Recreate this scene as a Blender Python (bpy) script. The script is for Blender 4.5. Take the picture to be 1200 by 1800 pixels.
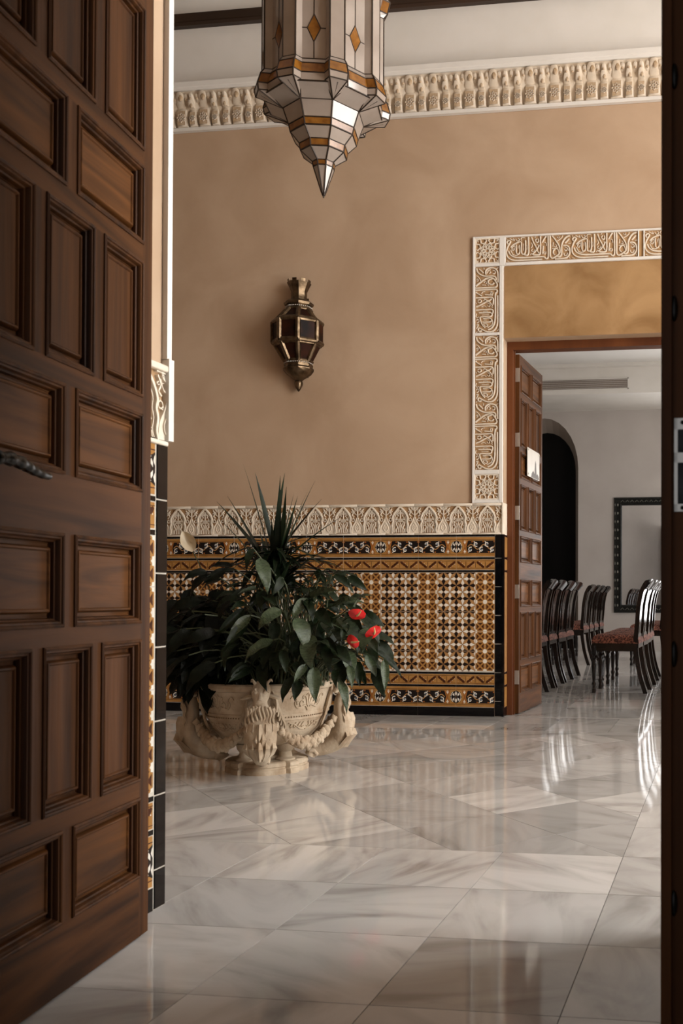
import bpy, bmesh, math, random
from mathutils import Vector, Matrix
random.seed(7)
for o in list(bpy.data.objects): bpy.data.objects.remove(o)
scene = bpy.context.scene
COL = scene.collection
PI = math.pi
# ------------------------------------------------------------------ camera
cam_d = bpy.data.cameras.new('camera'); cam = bpy.data.objects.new('camera', cam_d); COL.objects.link(cam)
cam_d.sensor_fit = 'HORIZONTAL'; cam_d.sensor_width = 24.0; cam_d.lens = 24.0*1683.5/1200
cam_d.shift_x = (600-1050.08)/1200; cam_d.shift_y = (1033.35-900)/1200
f = Vector((-0.13186888, 0.99120994, 0.01065143)); r = Vector((0.99126715, 0.1318591, 0.00161823)); u = r.cross(f)
cam.matrix_world = Matrix(((r.x, u.x, -f.x, 0), (r.y, u.y, -f.y, 0), (r.z, u.z, -f.z, .84), (0, 0, 0, 1)))
cam_d.clip_start = .05
cam_d.dof.use_dof = True; cam_d.dof.focus_distance = 5.6; cam_d.dof.aperture_fstop = 8.0
scene.camera = cam
# ------------------------------------------------------------------ world, lights, exposure
w = bpy.data.worlds.new('world'); scene.world = w; w.use_nodes = True
bg = w.node_tree.nodes['Background']; bg.inputs['Color'].default_value = (.95, .96, 1, 1); bg.inputs['Strength'].default_value = .27
def area(name, loc, rot, sx, sy, power, col):
    l = bpy.data.lights.new(name, 'AREA'); l.shape = 'RECTANGLE'; l.size = sx; l.size_y = sy; l.energy = power; l.color = col
    o = bpy.data.objects.new(name, l); COL.objects.link(o); o.location = loc; o.rotation_euler = rot; return o
area('hall_window_daylight', (3.25, 3.55, 2.7), (0, math.radians(90), 0), 4.9, 1.9, 270, (1, .975, .94))
area('far_room_window_daylight', (3.25, 10.6, 1.7), (0, math.radians(90), 0), 2.6, 3.6, 90, (1, .97, .95))
area('far_wall_window_daylight', (.6, 15.75, 1.7), (math.radians(-90), 0, 0), 1.7, 2.6, 70, (1, .98, .96))
sun_d = bpy.data.lights.new('sun', 'SUN'); sun_d.energy = 13.0; sun_d.angle = .01; sun_d.color = (1, .95, .88)
sun = bpy.data.objects.new('sun', sun_d); COL.objects.link(sun); sun.location = (8, 5, 12); sun.rotation_euler = Vector((-.42, .05, -.90)).to_track_quat('-Z', 'Y').to_euler()
vs = scene.view_settings
vs.view_transform = 'Standard'; vs.look = 'None'; vs.exposure = 0.58; vs.gamma = 1.0; vs.use_curve_mapping = False
# ------------------------------------------------------------------ materials
def nodes(name):
    m = bpy.data.materials.new(name); m.use_nodes = True; nt = m.node_tree
    return m, nt, nt.nodes['Principled BSDF']
def mat(name, c1, c2=None, scale=8., rough=.5, bump=0., stretch=(1, 1, 1), detail=4., metal=0., spec=.5, coat=0., rnd=False, contrast=(.3, .7), bscale=None, dist=0., coords='Object'):
    m, nt, b = nodes(name)
    b.inputs['Roughness'].default_value = rough; b.inputs['Metallic'].default_value = metal
    b.inputs['Specular IOR Level'].default_value = spec; b.inputs['Coat Weight'].default_value = coat; b.inputs['Coat Roughness'].default_value = .08
    b.inputs['Base Color'].default_value = (*c1, 1)
    if c2 is None and not bump: return m
    tc = nt.nodes.new('ShaderNodeTexCoord'); mp = nt.nodes.new('ShaderNodeMapping'); mp.inputs['Scale'].default_value = stretch
    nt.links.new(tc.outputs[coords], mp.inputs['Vector'])
    if rnd:
        oi = nt.nodes.new('ShaderNodeObjectInfo'); ml = nt.nodes.new('ShaderNodeMath'); ml.operation = 'MULTIPLY'; ml.inputs[1].default_value = 37.
        nt.links.new(oi.outputs['Random'], ml.inputs[0]); nt.links.new(ml.outputs[0], mp.inputs['Location'])
    if c2 is not None:
        n = nt.nodes.new('ShaderNodeTexNoise'); n.inputs['Scale'].default_value = scale; n.inputs['Detail'].default_value = detail; n.inputs['Distortion'].default_value = dist
        nt.links.new(mp.outputs[0], n.inputs['Vector'])
        cr = nt.nodes.new('ShaderNodeValToRGB'); cr.color_ramp.elements[0].position, cr.color_ramp.elements[1].position = contrast
        cr.color_ramp.elements[0].color = (*c1, 1); cr.color_ramp.elements[1].color = (*c2, 1)
        nt.links.new(n.outputs['Fac'], cr.inputs[0]); nt.links.new(cr.outputs[0], b.inputs['Base Color'])
    if bump:
        n2 = nt.nodes.new('ShaderNodeTexNoise'); n2.inputs['Scale'].default_value = bscale or scale*4; n2.inputs['Detail'].default_value = 6
        nt.links.new(mp.outputs[0], n2.inputs['Vector'])
        bp = nt.nodes.new('ShaderNodeBump'); bp.inputs['Strength'].default_value = bump; bp.inputs['Distance'].default_value = .01
        nt.links.new(n2.outputs['Fac'], bp.inputs['Height']); nt.links.new(bp.outputs[0], b.inputs['Normal'])
    return m
M = {}
M['plaster'] = mat('beige_plaster', (.42, .29, .19), (.52, .38, .265), 1.7, .85, .15, detail=8, bscale=14, spec=.15, dist=.5)
M['ochre'] = mat('ochre_plaster', (.25, .14, .058), (.42, .26, .125), 3.4, .85, .12, detail=8, bscale=14, spec=.15, dist=.6)
M['white'] = mat('white_plaster', (.70, .67, .62), (.76, .73, .69), 3, .75, .05, spec=.2)
M['ceil'] = mat('ceiling_white', (.74, .72, .69), (.78, .76, .73), 2, .8, .04, spec=.2)
M['grey'] = mat('pale_grey_plaster', (.50, .46, .43), (.56, .52, .49), 2, .8, .08, detail=6, bscale=18, spec=.2)
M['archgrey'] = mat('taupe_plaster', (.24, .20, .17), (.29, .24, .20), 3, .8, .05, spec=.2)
M['stucco'] = mat('carved_stucco', (.66, .57, .45), (.78, .70, .59), 14, .75, .08, spec=.2)
M['stuccog'] = mat('carved_stucco_ground', (.27, .155, .07), (.44, .28, .15), 30, .85, .1, spec=.2)
M['cornice'] = mat('cornice_stucco', (.57, .47, .35), (.72, .64, .54), 12, .75, .1, spec=.2)
M['corniced'] = mat('cornice_stucco_ground', (.40, .28, .165), (.58, .45, .32), 25, .8, .1, spec=.2)
M['wood'] = mat('walnut_wood', (.030, .0105, .0030), (.115, .043, .0125), 20, .5, .12, (1, 1, .055), 6, bscale=60, rnd=True, dist=.5, spec=.14)
M['woodh'] = mat('walnut_wood_level_grain', (.028, .0098, .0028), (.125, .047, .0135), 16, .5, .12, (.07, 1, 1), 6, bscale=60, rnd=True, dist=.8, spec=.14)
M['woodp'] = mat('walnut_panel_wood', (.040, .014, .0034), (.165, .062, .0155), 14, .48, .12, (.09, 1, 1), 6, bscale=50, rnd=True, dist=1.6, spec=.16)
M['frame'] = mat('red_brown_frame_wood', (.075, .022, .008), (.15, .05, .016), 6, .45, .1, (1, 1, .08), 5, bscale=30, spec=.25)
M['beam'] = mat('dark_beam_wood', (.020, .010, .005), (.045, .020, .009), 6, .5, .1, (.1, 1, 1), 5)
M['black'] = mat('black_glaze', (.002, .002, .0025), (.005, .0045, .005), 20, .05, .02, spec=.22, rnd=True, bscale=6)
M['tblack'] = mat('tile_black', (.006, .005, .005), (.016, .010, .009), 30, .3, spec=.25)
M['tochre'] = mat('tile_ochre', (.31, .145, .034), (.42, .215, .065), 14, .3, rnd=True, spec=.25)
M['tbrown'] = mat('tile_tan', (.33, .165, .055), (.44, .245, .10), 25, .3, rnd=True, spec=.25)
M['twhite'] = mat('tile_white', (.66, .62, .54), (.78, .74, .67), 25, .3, rnd=True, spec=.25)
M['tdark'] = mat('tile_dark_brown', (.040, .011, .005), (.075, .02, .007), 25, .3, spec=.25)
M['tblue'] = mat('tile_blue_grey', (.12, .16, .22), (.20, .25, .30), 25, .25)
M['tred'] = mat('tile_rust', (.26, .085, .02), (.34, .12, .03), 25, .3, spec=.25)
M['grout'] = mat('grout', (.50, .45, .38), (.60, .55, .48), 30, .9)
M['fgrout'] = mat('floor_grout', (.30, .28, .26), None, rough=.7)
M['stone'] = mat('cast_stone', (.33, .235, .15), (.64, .54, .41), 9, .75, .3, detail=8, bscale=60, spec=.2)
M['stoned'] = mat('cast_stone_recess', (.16, .10, .055), (.26, .17, .10), 20, .85)
M['soil'] = mat('potting_soil', (.012, .008, .005), (.03, .02, .012), 40, .95, .5)
M['bronze'] = mat('aged_bronze', (.045, .028, .014), (.20, .14, .085), 22, .33, .15, metal=.9, bscale=60)
M['came'] = mat('dark_lead_came', (.016, .009, .005), (.035, .020, .010), 30, .5, metal=.3)
M['iron'] = mat('black_iron', (.010, .010, .010), (.03, .03, .03), 30, .3, metal=.8)
M['steel'] = mat('brushed_steel', (.62, .60, .56), None, rough=.35, metal=.9)
M['milk'] = mat('milky_glass', (.27, .225, .19), (.35, .295, .255), 5, .06, rnd=True, spec=.6)
M['amber'] = mat('amber_glass', (.13, .045, .006), (.27, .115, .018), 25, .1, rnd=True, spec=.5)
M['darkglass'] = mat('dark_amber_glass', (.006, .0025, .002), (.035, .010, .004), 12, .45, rnd=True, spec=.1)
M['chairwood'] = mat('ebonised_chair_wood', (.007, .004, .0025), (.020, .010, .006), 8, .14, .02, (1, 1, .2), spec=.35)
M['seat'] = mat('woven_red_upholstery', (.05, .012, .008), (.32, .12, .075), 70, .85, .3, detail=2, contrast=(.45, .58))
M['mirror'] = mat('mirror_glass', (.86, .86, .86), None, rough=.01, metal=1.)
M['mframe'] = mat('carved_black_frame', (.005, .005, .0045), (.02, .02, .017), 40, .45, .2, spec=.2)
M['gold'] = mat('worn_silver_leaf', (.22, .22, .19), (.36, .35, .30), 40, .4, metal=.5)
M['darkvoid'] = mat('near_black_door', (.002, .0018, .0016), (.005, .0042, .004), 6, .6, .1, (1, 1, .1), spec=.1)
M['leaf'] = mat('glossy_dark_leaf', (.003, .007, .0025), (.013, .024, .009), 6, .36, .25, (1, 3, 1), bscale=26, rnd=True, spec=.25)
M['leafl'] = mat('painted_sheen_leaf', (.018, .034, .014), (.066, .096, .048), 8, .24, .3, (1, 4, 1), bscale=26, rnd=True, spec=.6)  # lighter copy of the dark green leaf, silvery sheen put into its colour
M['leafd'] = mat('shaded_dark_leaf', (.0015, .003, .0015), (.005, .008, .004), 6, .4, .2, rnd=True, spec=.18)  # dark foliage tone plus the shade of the left side put into the colour
M['blade'] = mat('spiky_leaf', (.003, .007, .003), (.011, .020, .008), 8, .4, rnd=True, spec=.2)
M['stem'] = mat('plant_stem', (.03, .045, .015), (.06, .07, .03), 20, .5)
M['red'] = mat('red_spathe', (.50, .008, .010), (.64, .02, .016), 10, .18, spec=.6)
M['spadix'] = mat('pale_spadix', (.65, .48, .22), None, rough=.5)
M['cream'] = mat('cream_spathe', (.62, .52, .36), (.72, .64, .48), 10, .5)
M['paper'] = mat('notice_print', (.66, .62, .56), (.58, .54, .48), 6, .35)
M['ink'] = mat('notice_dark_print', (.10, .085, .07), None, rough=.5)
M['glass'] = mat('window_glass', (1, 1, 1), None, rough=.0)
M['glass'].node_tree.nodes['Principled BSDF'].inputs['Transmission Weight'].default_value = 1
M['lawn'] = mat('courtyard_paving', (.42, .38, .33), (.55, .50, .44), 3, .8)
def marble(name, coords='Object'):
    m, nt, b = nodes(name); N = nt.nodes.new; L = nt.links.new
    tc = N('ShaderNodeTexCoord'); oi = N('ShaderNodeObjectInfo'); cm = N('ShaderNodeCombineXYZ')
    for i, k in enumerate((41., 23., 67.)):
        q = N('ShaderNodeMath'); q.operation = 'MULTIPLY'; q.inputs[1].default_value = k; L(oi.outputs['Random'], q.inputs[0]); L(q.outputs[0], cm.inputs[i])
    rt = N('ShaderNodeVectorRotate'); rt.rotation_type = 'Z_AXIS'
    q = N('ShaderNodeMath'); q.operation = 'MULTIPLY'; q.inputs[1].default_value = 29.; L(oi.outputs['Random'], q.inputs[0]); L(q.outputs[0], rt.inputs['Angle'])
    L(tc.outputs[coords], rt.inputs['Vector'])
    ad = N('ShaderNodeVectorMath'); ad.operation = 'ADD'; L(rt.outputs[0], ad.inputs[0]); L(cm.outputs[0], ad.inputs[1])
    mp = N('ShaderNodeMapping'); mp.inputs['Scale'].default_value = (1.1, 3.6, 1); L(ad.outputs[0], mp.inputs[0])
    n1 = N('ShaderNodeTexNoise'); n1.inputs['Scale'].default_value = 1.8; n1.inputs['Detail'].default_value = 8; n1.inputs['Distortion'].default_value = 1.1; L(mp.outputs[0], n1.inputs['Vector'])
    c = N('ShaderNodeValToRGB'); e = c.color_ramp.elements
    e[0].position = .24; e[0].color = (.34, .315, .295, 1); e[1].position = .42; e[1].color = (.56, .54, .515, 1)
    x = e.new(.56); x.color = (.65, .63, .605, 1); x = e.new(.9); x.color = (.70, .685, .66, 1)
    L(n1.outputs['Fac'], c.inputs[0])
    tone = N('ShaderNodeMapRange'); tone.inputs['To Min'].default_value = .66; tone.inputs['To Max'].default_value = 1.08
    wn = N('ShaderNodeTexWhiteNoise'); wn.noise_dimensions = '1D'; L(oi.outputs['Random'], wn.inputs['W']); L(wn.outputs['Value'], tone.inputs['Value'])
    mx = N('ShaderNodeMix'); mx.data_type = 'RGBA'; mx.blend_type = 'MULTIPLY'; mx.inputs['Factor'].default_value = 1
    L(c.outputs[0], mx.inputs['A']); L(tone.outputs[0], mx.inputs['B']); L(mx.outputs['Result'], b.inputs['Base Color'])
    b.inputs['Roughness'].default_value = .06; b.inputs['Specular IOR Level'].default_value = .6
    n2 = N('ShaderNodeTexNoise'); n2.inputs['Scale'].default_value = 3; n2.inputs['Detail'].default_value = 2; L(tc.outputs[coords], n2.inputs['Vector'])
    bp = N('ShaderNodeBump'); bp.inputs['Strength'].default_value = .03; bp.inputs['Distance'].default_value = .01; L(n2.outputs['Fac'], bp.inputs['Height']); L(bp.outputs[0], b.inputs['Normal'])
    return m
M['marble'] = marble('polished_marble')
# ------------------------------------------------------------------ mesh builder
class MB:
    def __init__(s): s.v = []; s.f = []; s.m = []; s.mi = 0
    def add(s, vs, fs, mi=None):
        n = len(s.v); s.v += [tuple(q) for q in vs]; s.f += [tuple(i+n for i in q) for q in fs]; s.m += [s.mi if mi is None else mi]*len(fs); return s
    def box(s, a, b, mi=None):
        (x0, y0, z0), (x1, y1, z1) = a, b
        return s.add([(x0,y0,z0),(x1,y0,z0),(x1,y1,z0),(x0,y1,z0),(x0,y0,z1),(x1,y0,z1),(x1,y1,z1),(x0,y1,z1)],
            [(0,3,2,1),(4,5,6,7),(0,1,5,4),(1,2,6,5),(2,3,7,6),(3,0,4,7)], mi)
    def bbox(s, a, b, c=.003, mi=None):          # box with chamfered front edges along y- (front = low y)
        (x0, y0, z0), (x1, y1, z1) = a, b
        ring = lambda y, i: [(x0+i,y,z0+i),(x1-i,y,z0+i),(x1-i,y,z1-i),(x0+i,y,z1-i)]
        return s.loft([ring(y1,0), ring(y0+c,0), ring(y0,c)], True, True, mi)
    def loft(s, rings, cap0=False, cap1=False, mi=None, closed=True):
        n = len(rings[0]); vs = [q for R in rings for q in R]; fs = []
        for i in range(len(rings)-1):
            for j in range(n if closed else n-1):
                a = i*n+j; b = i*n+(j+1) % n; fs.append((a, b, b+n, a+n))
        if cap0: fs.append(tuple(range(n-1, -1, -1)))
        if cap1: k = (len(rings)-1)*n; fs.append(tuple(range(k, k+n)))
        return s.add(vs, fs, mi)
    def lathe(s, prof, n=24, c=(0, 0, 0), cap=True, mi=None, ph=0.):
        R = [[(c[0]+r*math.cos(ph+2*PI*k/n), c[1]+r*math.sin(ph+2*PI*k/n), c[2]+z) for k in range(n)] for r, z in prof]
        return s.loft(R, cap, cap, mi)
    def tube(s, pts, rad, n=6, mi=None, cap=True, flat=1.):
        pts = [Vector(q) for q in pts]; R = []; N = len(pts); up = None
        rad = rad if isinstance(rad, (list, tuple)) else [rad]*N
        for i, q in enumerate(pts):
            t = (pts[min(i+1, N-1)]-pts[max(i-1, 0)]).normalized()
            if up is None: up = Vector((0, 0, 1)) if abs(t.z) < .9 else Vector((1, 0, 0))
            a = t.cross(up); a = a.normalized() if a.length > 1e-6 else t.orthogonal().normalized(); b = a.cross(t); up = b
            R.append([q+(a*math.cos(2*PI*k/n)+b*math.sin(2*PI*k/n)*flat)*rad[i] for k in range(n)])
        return s.loft(R, cap, cap, mi)
    def ball(s, c, r, n=8, m=5, mi=None, sc=(1, 1, 1)):
        R = [[(c[0]+sc[0]*r*math.sin(PI*i/m)*math.cos(2*PI*k/n), c[1]+sc[1]*r*math.sin(PI*i/m)*math.sin(2*PI*k/n), c[2]-sc[2]*r*math.cos(PI*i/m)) for k in range(n)] for i in [.18]+list(range(1, m))+[m-.18]]
        s.loft(R, True, True, mi); return s
    def prism(s, poly, y0, y1, mi=None):          # polygon in x,z extruded along y
        return s.loft([[(x, y1, z) for x, z in poly], [(x, y0, z) for x, z in poly]], True, True, mi)
    def zprism(s, poly, z0, z1, mi=None):
        return s.loft([[(x, y, z0) for x, y in poly], [(x, y, z1) for x, y in poly]], True, True, mi)
    def flat(s, poly, y, mi=None):                # a face in x,z at depth y
        return s.add([(x, y, z) for x, z in poly], [tuple(range(len(poly)))], mi)
    def ribbon(s, pts, wdt, hgt, mi=None, taper=False):  # raised rib in x,z plane standing out to -y
        P = [Vector((a, 0, b)) for a, b in pts]; R = []; N = len(P)
        for i, q in enumerate(P):
            t = (P[min(i+1, N-1)]-P[max(i-1, 0)]); t = t.normalized() if t.length > 1e-9 else Vector((1, 0, 0)); a = Vector((-t.z, 0, t.x))
            k = wdt/2*(1 if not taper else max(.25, 1-.75*i/(N-1)))
            R.append([q+a*k, q+a*k*.62+Vector((0, -hgt, 0)), q-a*k*.62+Vector((0, -hgt, 0)), q-a*k])
        return s.loft(R, True, True, mi)
    def rectloft(s, x0, x1, z0, z1, prof, sgn=-1, y=0., mi=None, mis=None):
        R = []
        for i, (ins, hh) in enumerate(prof):
            yy = y+sgn*hh; R.append([(x0+ins, yy, z0+ins), (x1-ins, yy, z0+ins), (x1-ins, yy, z1-ins), (x0+ins, yy, z1-ins)])
        return s.loft(R, False, True, mi)
    def xf(s, mtx): s.v = [tuple(mtx @ Vector(q)) for q in s.v]; return s
    def mesh(s, name, mats, smooth=None):
        me = bpy.data.meshes.new(name); me.from_pydata(s.v, [], s.f)
        for k in (mats if isinstance(mats, (list, tuple)) else [mats]): me.materials.append(M[k] if isinstance(k, str) else k)
        me.polygons.foreach_set('material_index', s.m)
        bm = bmesh.new(); bm.from_mesh(me); bmesh.ops.recalc_face_normals(bm, faces=bm.faces); bm.to_mesh(me); bm.free()
        if smooth: me.shade_smooth(); me.set_sharp_from_angle(angle=math.radians(smooth))
        return me
    def build(s, name, mats, parent=None, smooth=None, loc=(0, 0, 0), rz=0.):
        return link(name, s.mesh(name, mats, smooth), parent, loc, rz)
def link(name, me, parent=None, loc=(0, 0, 0), rz=0., sc=None):
    o = bpy.data.objects.new(name, me); COL.objects.link(o); o.location = loc; o.rotation_euler = (0, 0, rz)
    if sc: o.scale = sc
    if parent: o.parent = parent
    return o
def empty(name, loc, rz=0., parent=None):
    return link(name, None, parent, loc, rz)
def tag(o, label=None, cat=None, group=None, kind=None):
    for k, q in (('label', label), ('category', cat), ('group', group), ('kind', kind)):
        if q: o[k] = q
    return o
def copy_tree(o, parent=None):
    c = o.copy(); COL.objects.link(c); c.parent = parent
    for ch in o.children: copy_tree(ch, c)
    return c
def clip(poly, a, b, c):                         # keep a*x+b*y<=c
    out = []
    for i in range(len(poly)):
        p, q = poly[i], poly[(i+1) % len(poly)]; dp = a*p[0]+b*p[1]-c; dq = a*q[0]+b*q[1]-c
        if dp <= 0: out.append(p)
        if dp*dq < 0: t = dp/(dp-dq); out.append((p[0]+t*(q[0]-p[0]), p[1]+t*(q[1]-p[1])))
    return out
def clipbox(poly, x0, x1, y0, y1):
    for a, b, c in ((1, 0, x1), (-1, 0, -x0), (0, 1, y1), (0, -1, -y0)):
        if len(poly) >= 3: poly = clip(poly, a, b, c)
    return poly
def parea(p): return abs(sum(p[i][0]*p[(i+1) % len(p)][1]-p[(i+1) % len(p)][0]*p[i][1] for i in range(len(p))))/2
def bez(p0, p1, p2, n=8):
    return [tuple((1-t)**2*a+2*t*(1-t)*b+t*t*c for a, b, c in zip(p0, p1, p2)) for t in [i/n for i in range(n+1)]]
def smooth_pts(P, n=4):                          # Catmull-Rom
    o = []; N = len(P)
    for i in range(N-1):
        a, b, c, d = P[max(i-1, 0)], P[i], P[i+1], P[min(i+2, N-1)]
        for k in range(n):
            t = k/n; o.append(tuple(.5*(2*y+(-x+z)*t+(2*x-5*y+4*z-w_)*t*t+(-x+3*y-3*z+w_)*t**3) for x, y, z, w_ in zip(a, b, c, d)))
    o.append(tuple(P[-1])); return o
# ================================================================== STRUCTURE
YB = 6.634; JX = -1.528; OX0, OX1 = -1.557, -.02      # back wall face, entry jamb, back opening
def struct(name, mb, mats, parent=None, smooth=None):
    o = mb.build(name, mats, parent, smooth)
    if not parent: o['kind'] = 'structure'
    return o
# ---- floors
flo = struct('floor', MB().box((-8.2, -2.2, -.12), (3.2, 6.66, -.006)), 'fgrout'); tag(flo, 'polished grey and white marble floor of square slabs, diagonal in the hall')
T = .40
def floor_piece(poly, gap=.0012):
    if len(poly) < 3 or parea(poly) < .0012: return
    cx = sum(q[0] for q in poly)/len(poly); cy = sum(q[1] for q in poly)/len(poly)
    pr = []
    for q in poly:
        d = math.hypot(q[0]-cx, q[1]-cy); k = max(0, 1-gap/max(d, .01)*1.3); pr.append(((q[0]-cx)*k, (q[1]-cy)*k))
    b = MB(); c = .0008
    b.loft([[(x, y, -.010) for x, y in pr], [(x, y, 0) for x, y in pr]], True, True)
    b.build('floor_slab', 'marble', flo, loc=(cx, cy, 0))
X3, Y0 = -.328, 3.105
ix0 = X3-T*11; rows = [Y0-T*k for k in range(0, 13)]
for k in range(0, 11):                                  # near axis-aligned slabs (through the entry)
    y1 = Y0-T*k; y0 = y1-T
    for j in range(-6, 5):
        x0 = X3+j*T; x1 = x0+T
        if y1 < 1.0 and (x1 < -2 or x0 > 1): continue
        floor_piece([(x0, y0), (x1, y0), (x1, y1), (x0, y1)])
DX0, DX1, DY0, DY1 = -4.6, X3, Y0, 5.955                # diagonal field in the hall
s2 = math.sqrt(2)
for a in range(-6, 12):
    for b_ in range(3, 20):
        P = []
        for da, db in ((0, 0), (1, 0), (1, 1), (0, 1)):
            pp = (a-.1+da)*T*s2; mm = (b_+db)*T*s2; P.append(((pp-mm)/2, (pp+mm)/2))
        P = clipbox(P, DX0, DX1, DY0, DY1)
        if len(P) >= 3: floor_piece(P)
for j in range(-11, 0):                                 # border along the back wall
    for (y0, y1) in ((DY1, DY1+.34), (DY1+.34, 6.633)):
        x0 = X3+j*T; floor_piece([(x0, y0), (x0+T, y0), (x0+T, y1), (x0, y1)])
for k in range(9):                                      # right-hand strip towards the back door
    y0 = Y0+T*k; y1 = min(y0+T, 6.633)
    for j in range(0, 5): floor_piece([(X3+j*T, y0), (X3+j*T+T, y0), (X3+j*T+T, y1), (X3+j*T, y1)])
ff = MB().box((-5.2, 6.66, -.12), (3.2, 15.7, -.004)).build('floor_dining', 'fgrout'); ff['kind'] = 'structure'; ff['label'] = 'polished marble floor of the room beyond the back door'
def far_slab(x0, x1, y0, y1):
    g = .001; MB().bbox((0, 0, 0), (1, 1, 1)); b = MB().box((g-(x1-x0)/2, g-(y1-y0)/2, -.003), ((x1-x0)/2-g, (y1-y0)/2-g, .0)); b.build('floor_slab', 'marble', ff, loc=((x0+x1)/2, (y0+y1)/2, 0))
yy = 6.66; rw = []
while yy < 15.4: rw.append((yy, min(yy+.6, 15.4))); yy += .6
for (y0, y1) in rw:
    xx = -3.6
    while xx < 1.6: far_slab(xx, xx+.6, y0, y1); xx += .6
# ---- walls
wb = MB()
wb.box((-8.2, YB, 0), (OX0, 6.757, 5.55)).box((OX0, YB, 2.683), (OX1, 6.757, 5.55)).box((OX1, YB, 0), (2.9, 6.757, 5.55))
wall = struct('wall_back', wb, 'plaster'); tag(wall, 'beige plastered back wall of the hall with tiled dado')
wp = MB(); wp.box((-8.2, 6.757, 0), (OX0, 6.88, 5.55)).box((OX0, 6.757, 2.683), (OX1, 6.88, 5.55)).box((OX1, 6.757, 0), (2.9, 6.88, 5.55))
struct('wall_partition', wp, 'grey')
MB().box((-8.19, YB-.006, 4.60), (2.8, YB+.002, 5.5)).build('upper_band', 'white', wall)
MB().box((OX0+.006, YB-.004, 2.684), (OX1-.006, YB+.002, 3.20)).build('overdoor_panel', 'ochre', wall)
wf = MB(); wf.box((-8.2, 2.2, 0), (JX, 2.45, 5.55)).box((JX, 2.2, 2.78), (-.03, 2.45, 5.55)).box((-.03, 2.2, 0), (2.9, 2.45, 5.55))
wfront = struct('wall_front', wf, 'plaster')
struct('wall_left', MB().box((-8.45, 2.2, 0), (-8.2, 6.9, 5.55)), 'plaster'); struct('wall_dining_left', MB().box((-5.4, 6.88, 0), (-5.2, 15.7, 4.5)), 'grey')
def pierced_wall(name, x0, x1, ya, yb, holes, zt, m):
    b = MB(); y = ya
    for (h0, h1, z0, z1) in holes:
        b.box((x0, y, 0), (x1, h0, zt)); b.box((x0, h0, z1), (x1, h1, zt))
        if z0 > 0: b.box((x0, h0, 0), (x1, h1, z0))
        y = h1
    b.box((x0, y, 0), (x1, yb, zt)); return struct(name, b, m)
pierced_wall('wall_right', 2.9, 3.15, 2.2, 15.7, [(2.5, 4.6, .05, 5.25), (8.6, 12.6, .4, 3.0)], 5.55, 'white')
def window(name, x, y0, y1, z0, z1, n):
    w_ = MB(); t = .07
    w_.box((x, y0, z0), (x+.08, y0+t, z1)).box((x, y1-t, z0), (x+.08, y1, z1)).box((x, y0, z0), (x+.08, y1, z0+t)).box((x, y0, z1-t), (x+.08, y1, z1))
    for k in range(1, n): yy = y0+(y1-y0)*k/n; w_.box((x+.01, yy-.03, z0), (x+.07, yy+.03, z1))
    struct(name, w_, 'frame')
window('window_1', 3.0, 2.5, 4.6, .05, 5.25, 2); window('window_2', 3.0, 8.6, 12.6, .4, 3.0, 4)
struct('courtyard_ground', MB().box((3.15, -2, -.2), (9, 18, -.05)), 'lawn')
struct('wall_vestibule_left', MB().box((-2.95, -2.2, 0), (-2.75, 2.2, 3.5)), 'plaster')
struct('wall_vestibule_right', MB().box((1.45, -2.2, 0), (1.65, 2.2, 3.5)), 'plaster')
struct('ceiling_vestibule', MB().box((-2.95, -2.2, 3.5), (1.65, 2.2, 3.6)), 'white')
ceil = struct('ceiling', MB().box((-8.3, 2.2, 5.5), (3, 6.75, 5.65)), 'ceil')
# ---- ceiling wood trim and beams
tr = MB(); tr.loft([[(x, YB-.002, 5.075), (x, YB-.048, 5.075), (x, YB-.052, 5.098), (x, YB-.040, 5.104), (x, YB-.044, 5.110), (x, YB-.060, 5.160), (x, YB-.002, 5.163)] for x in (-8.15, 2.85)], True, True)
trim_w = struct('trim_1', tr, 'beam'); tag(trim_w, 'dark moulded wooden beam along the top of the back wall')
MB().tube([(-4.115, YB-.07, 5.215), (-4.00, YB-.30, 5.49)], .035, 4).build('bracket', 'beam', trim_w)
for (xa, ya, xb, yb) in ((-4.06, 6.40, -4.4, 5.95), (-4.06, 6.40, -3.7, 5.95), (-1.6, 6.40, -1.25, 5.95), (-1.6, 6.40, -1.95, 5.95)):
    d = Vector((xb-xa, yb-ya, 0)); L_ = d.length; b = MB().box((0, -.035, -.05), (L_, .035, 0)); o = b.build('ceiling_rib', 'beam', ceil, loc=(xa, ya, 5.499), rz=math.atan2(d.y, d.x))
for k in range(15): MB().box((-.05, -1.7, -.09), (.05, 1.7, -.001)).build('ceiling_joist', 'beam', ceil, loc=(-7.6+k*.72, 4.25, 5.499))
# ---- muqarnas cornice
cor = MB()
cor.loft([[(x, YB, 4.30), (x, YB-.028, 4.30), (x, YB-.03, 4.322), (x, YB-.012, 4.326), (x, YB-.055, 4.45), (x, YB-.075, 4.565), (x, YB-.092, 4.568), (x, YB-.095, 4.587), (x, YB-.102, 4.592), (x, YB-.104, 4.622), (x, YB-.07, 4.63), (x, YB, 4.64)] for x in (-8.15, 2.85)], True, True)
cornice = struct('trim_2', cor, 'cornice'); tag(cornice, 'carved stucco cornice of hanging prisms with a pale fillet')
MB().box((-8.14, YB-.034, 4.298), (2.84, YB-.002, 4.323)).build('fillet', 'white', cornice)
cm2 = MB().loft([[(x, YB-.02, 4.566), (x, YB-.094, 4.566), (x, YB-.097, 4.586), (x, YB-.104, 4.591), (x, YB-.107, 4.624), (x, YB-.072, 4.632), (x, YB-.02, 4.642)] for x in (-8.14, 2.84)], True, True); cm2.build('crown_moulding', 'white', cornice)
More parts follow.
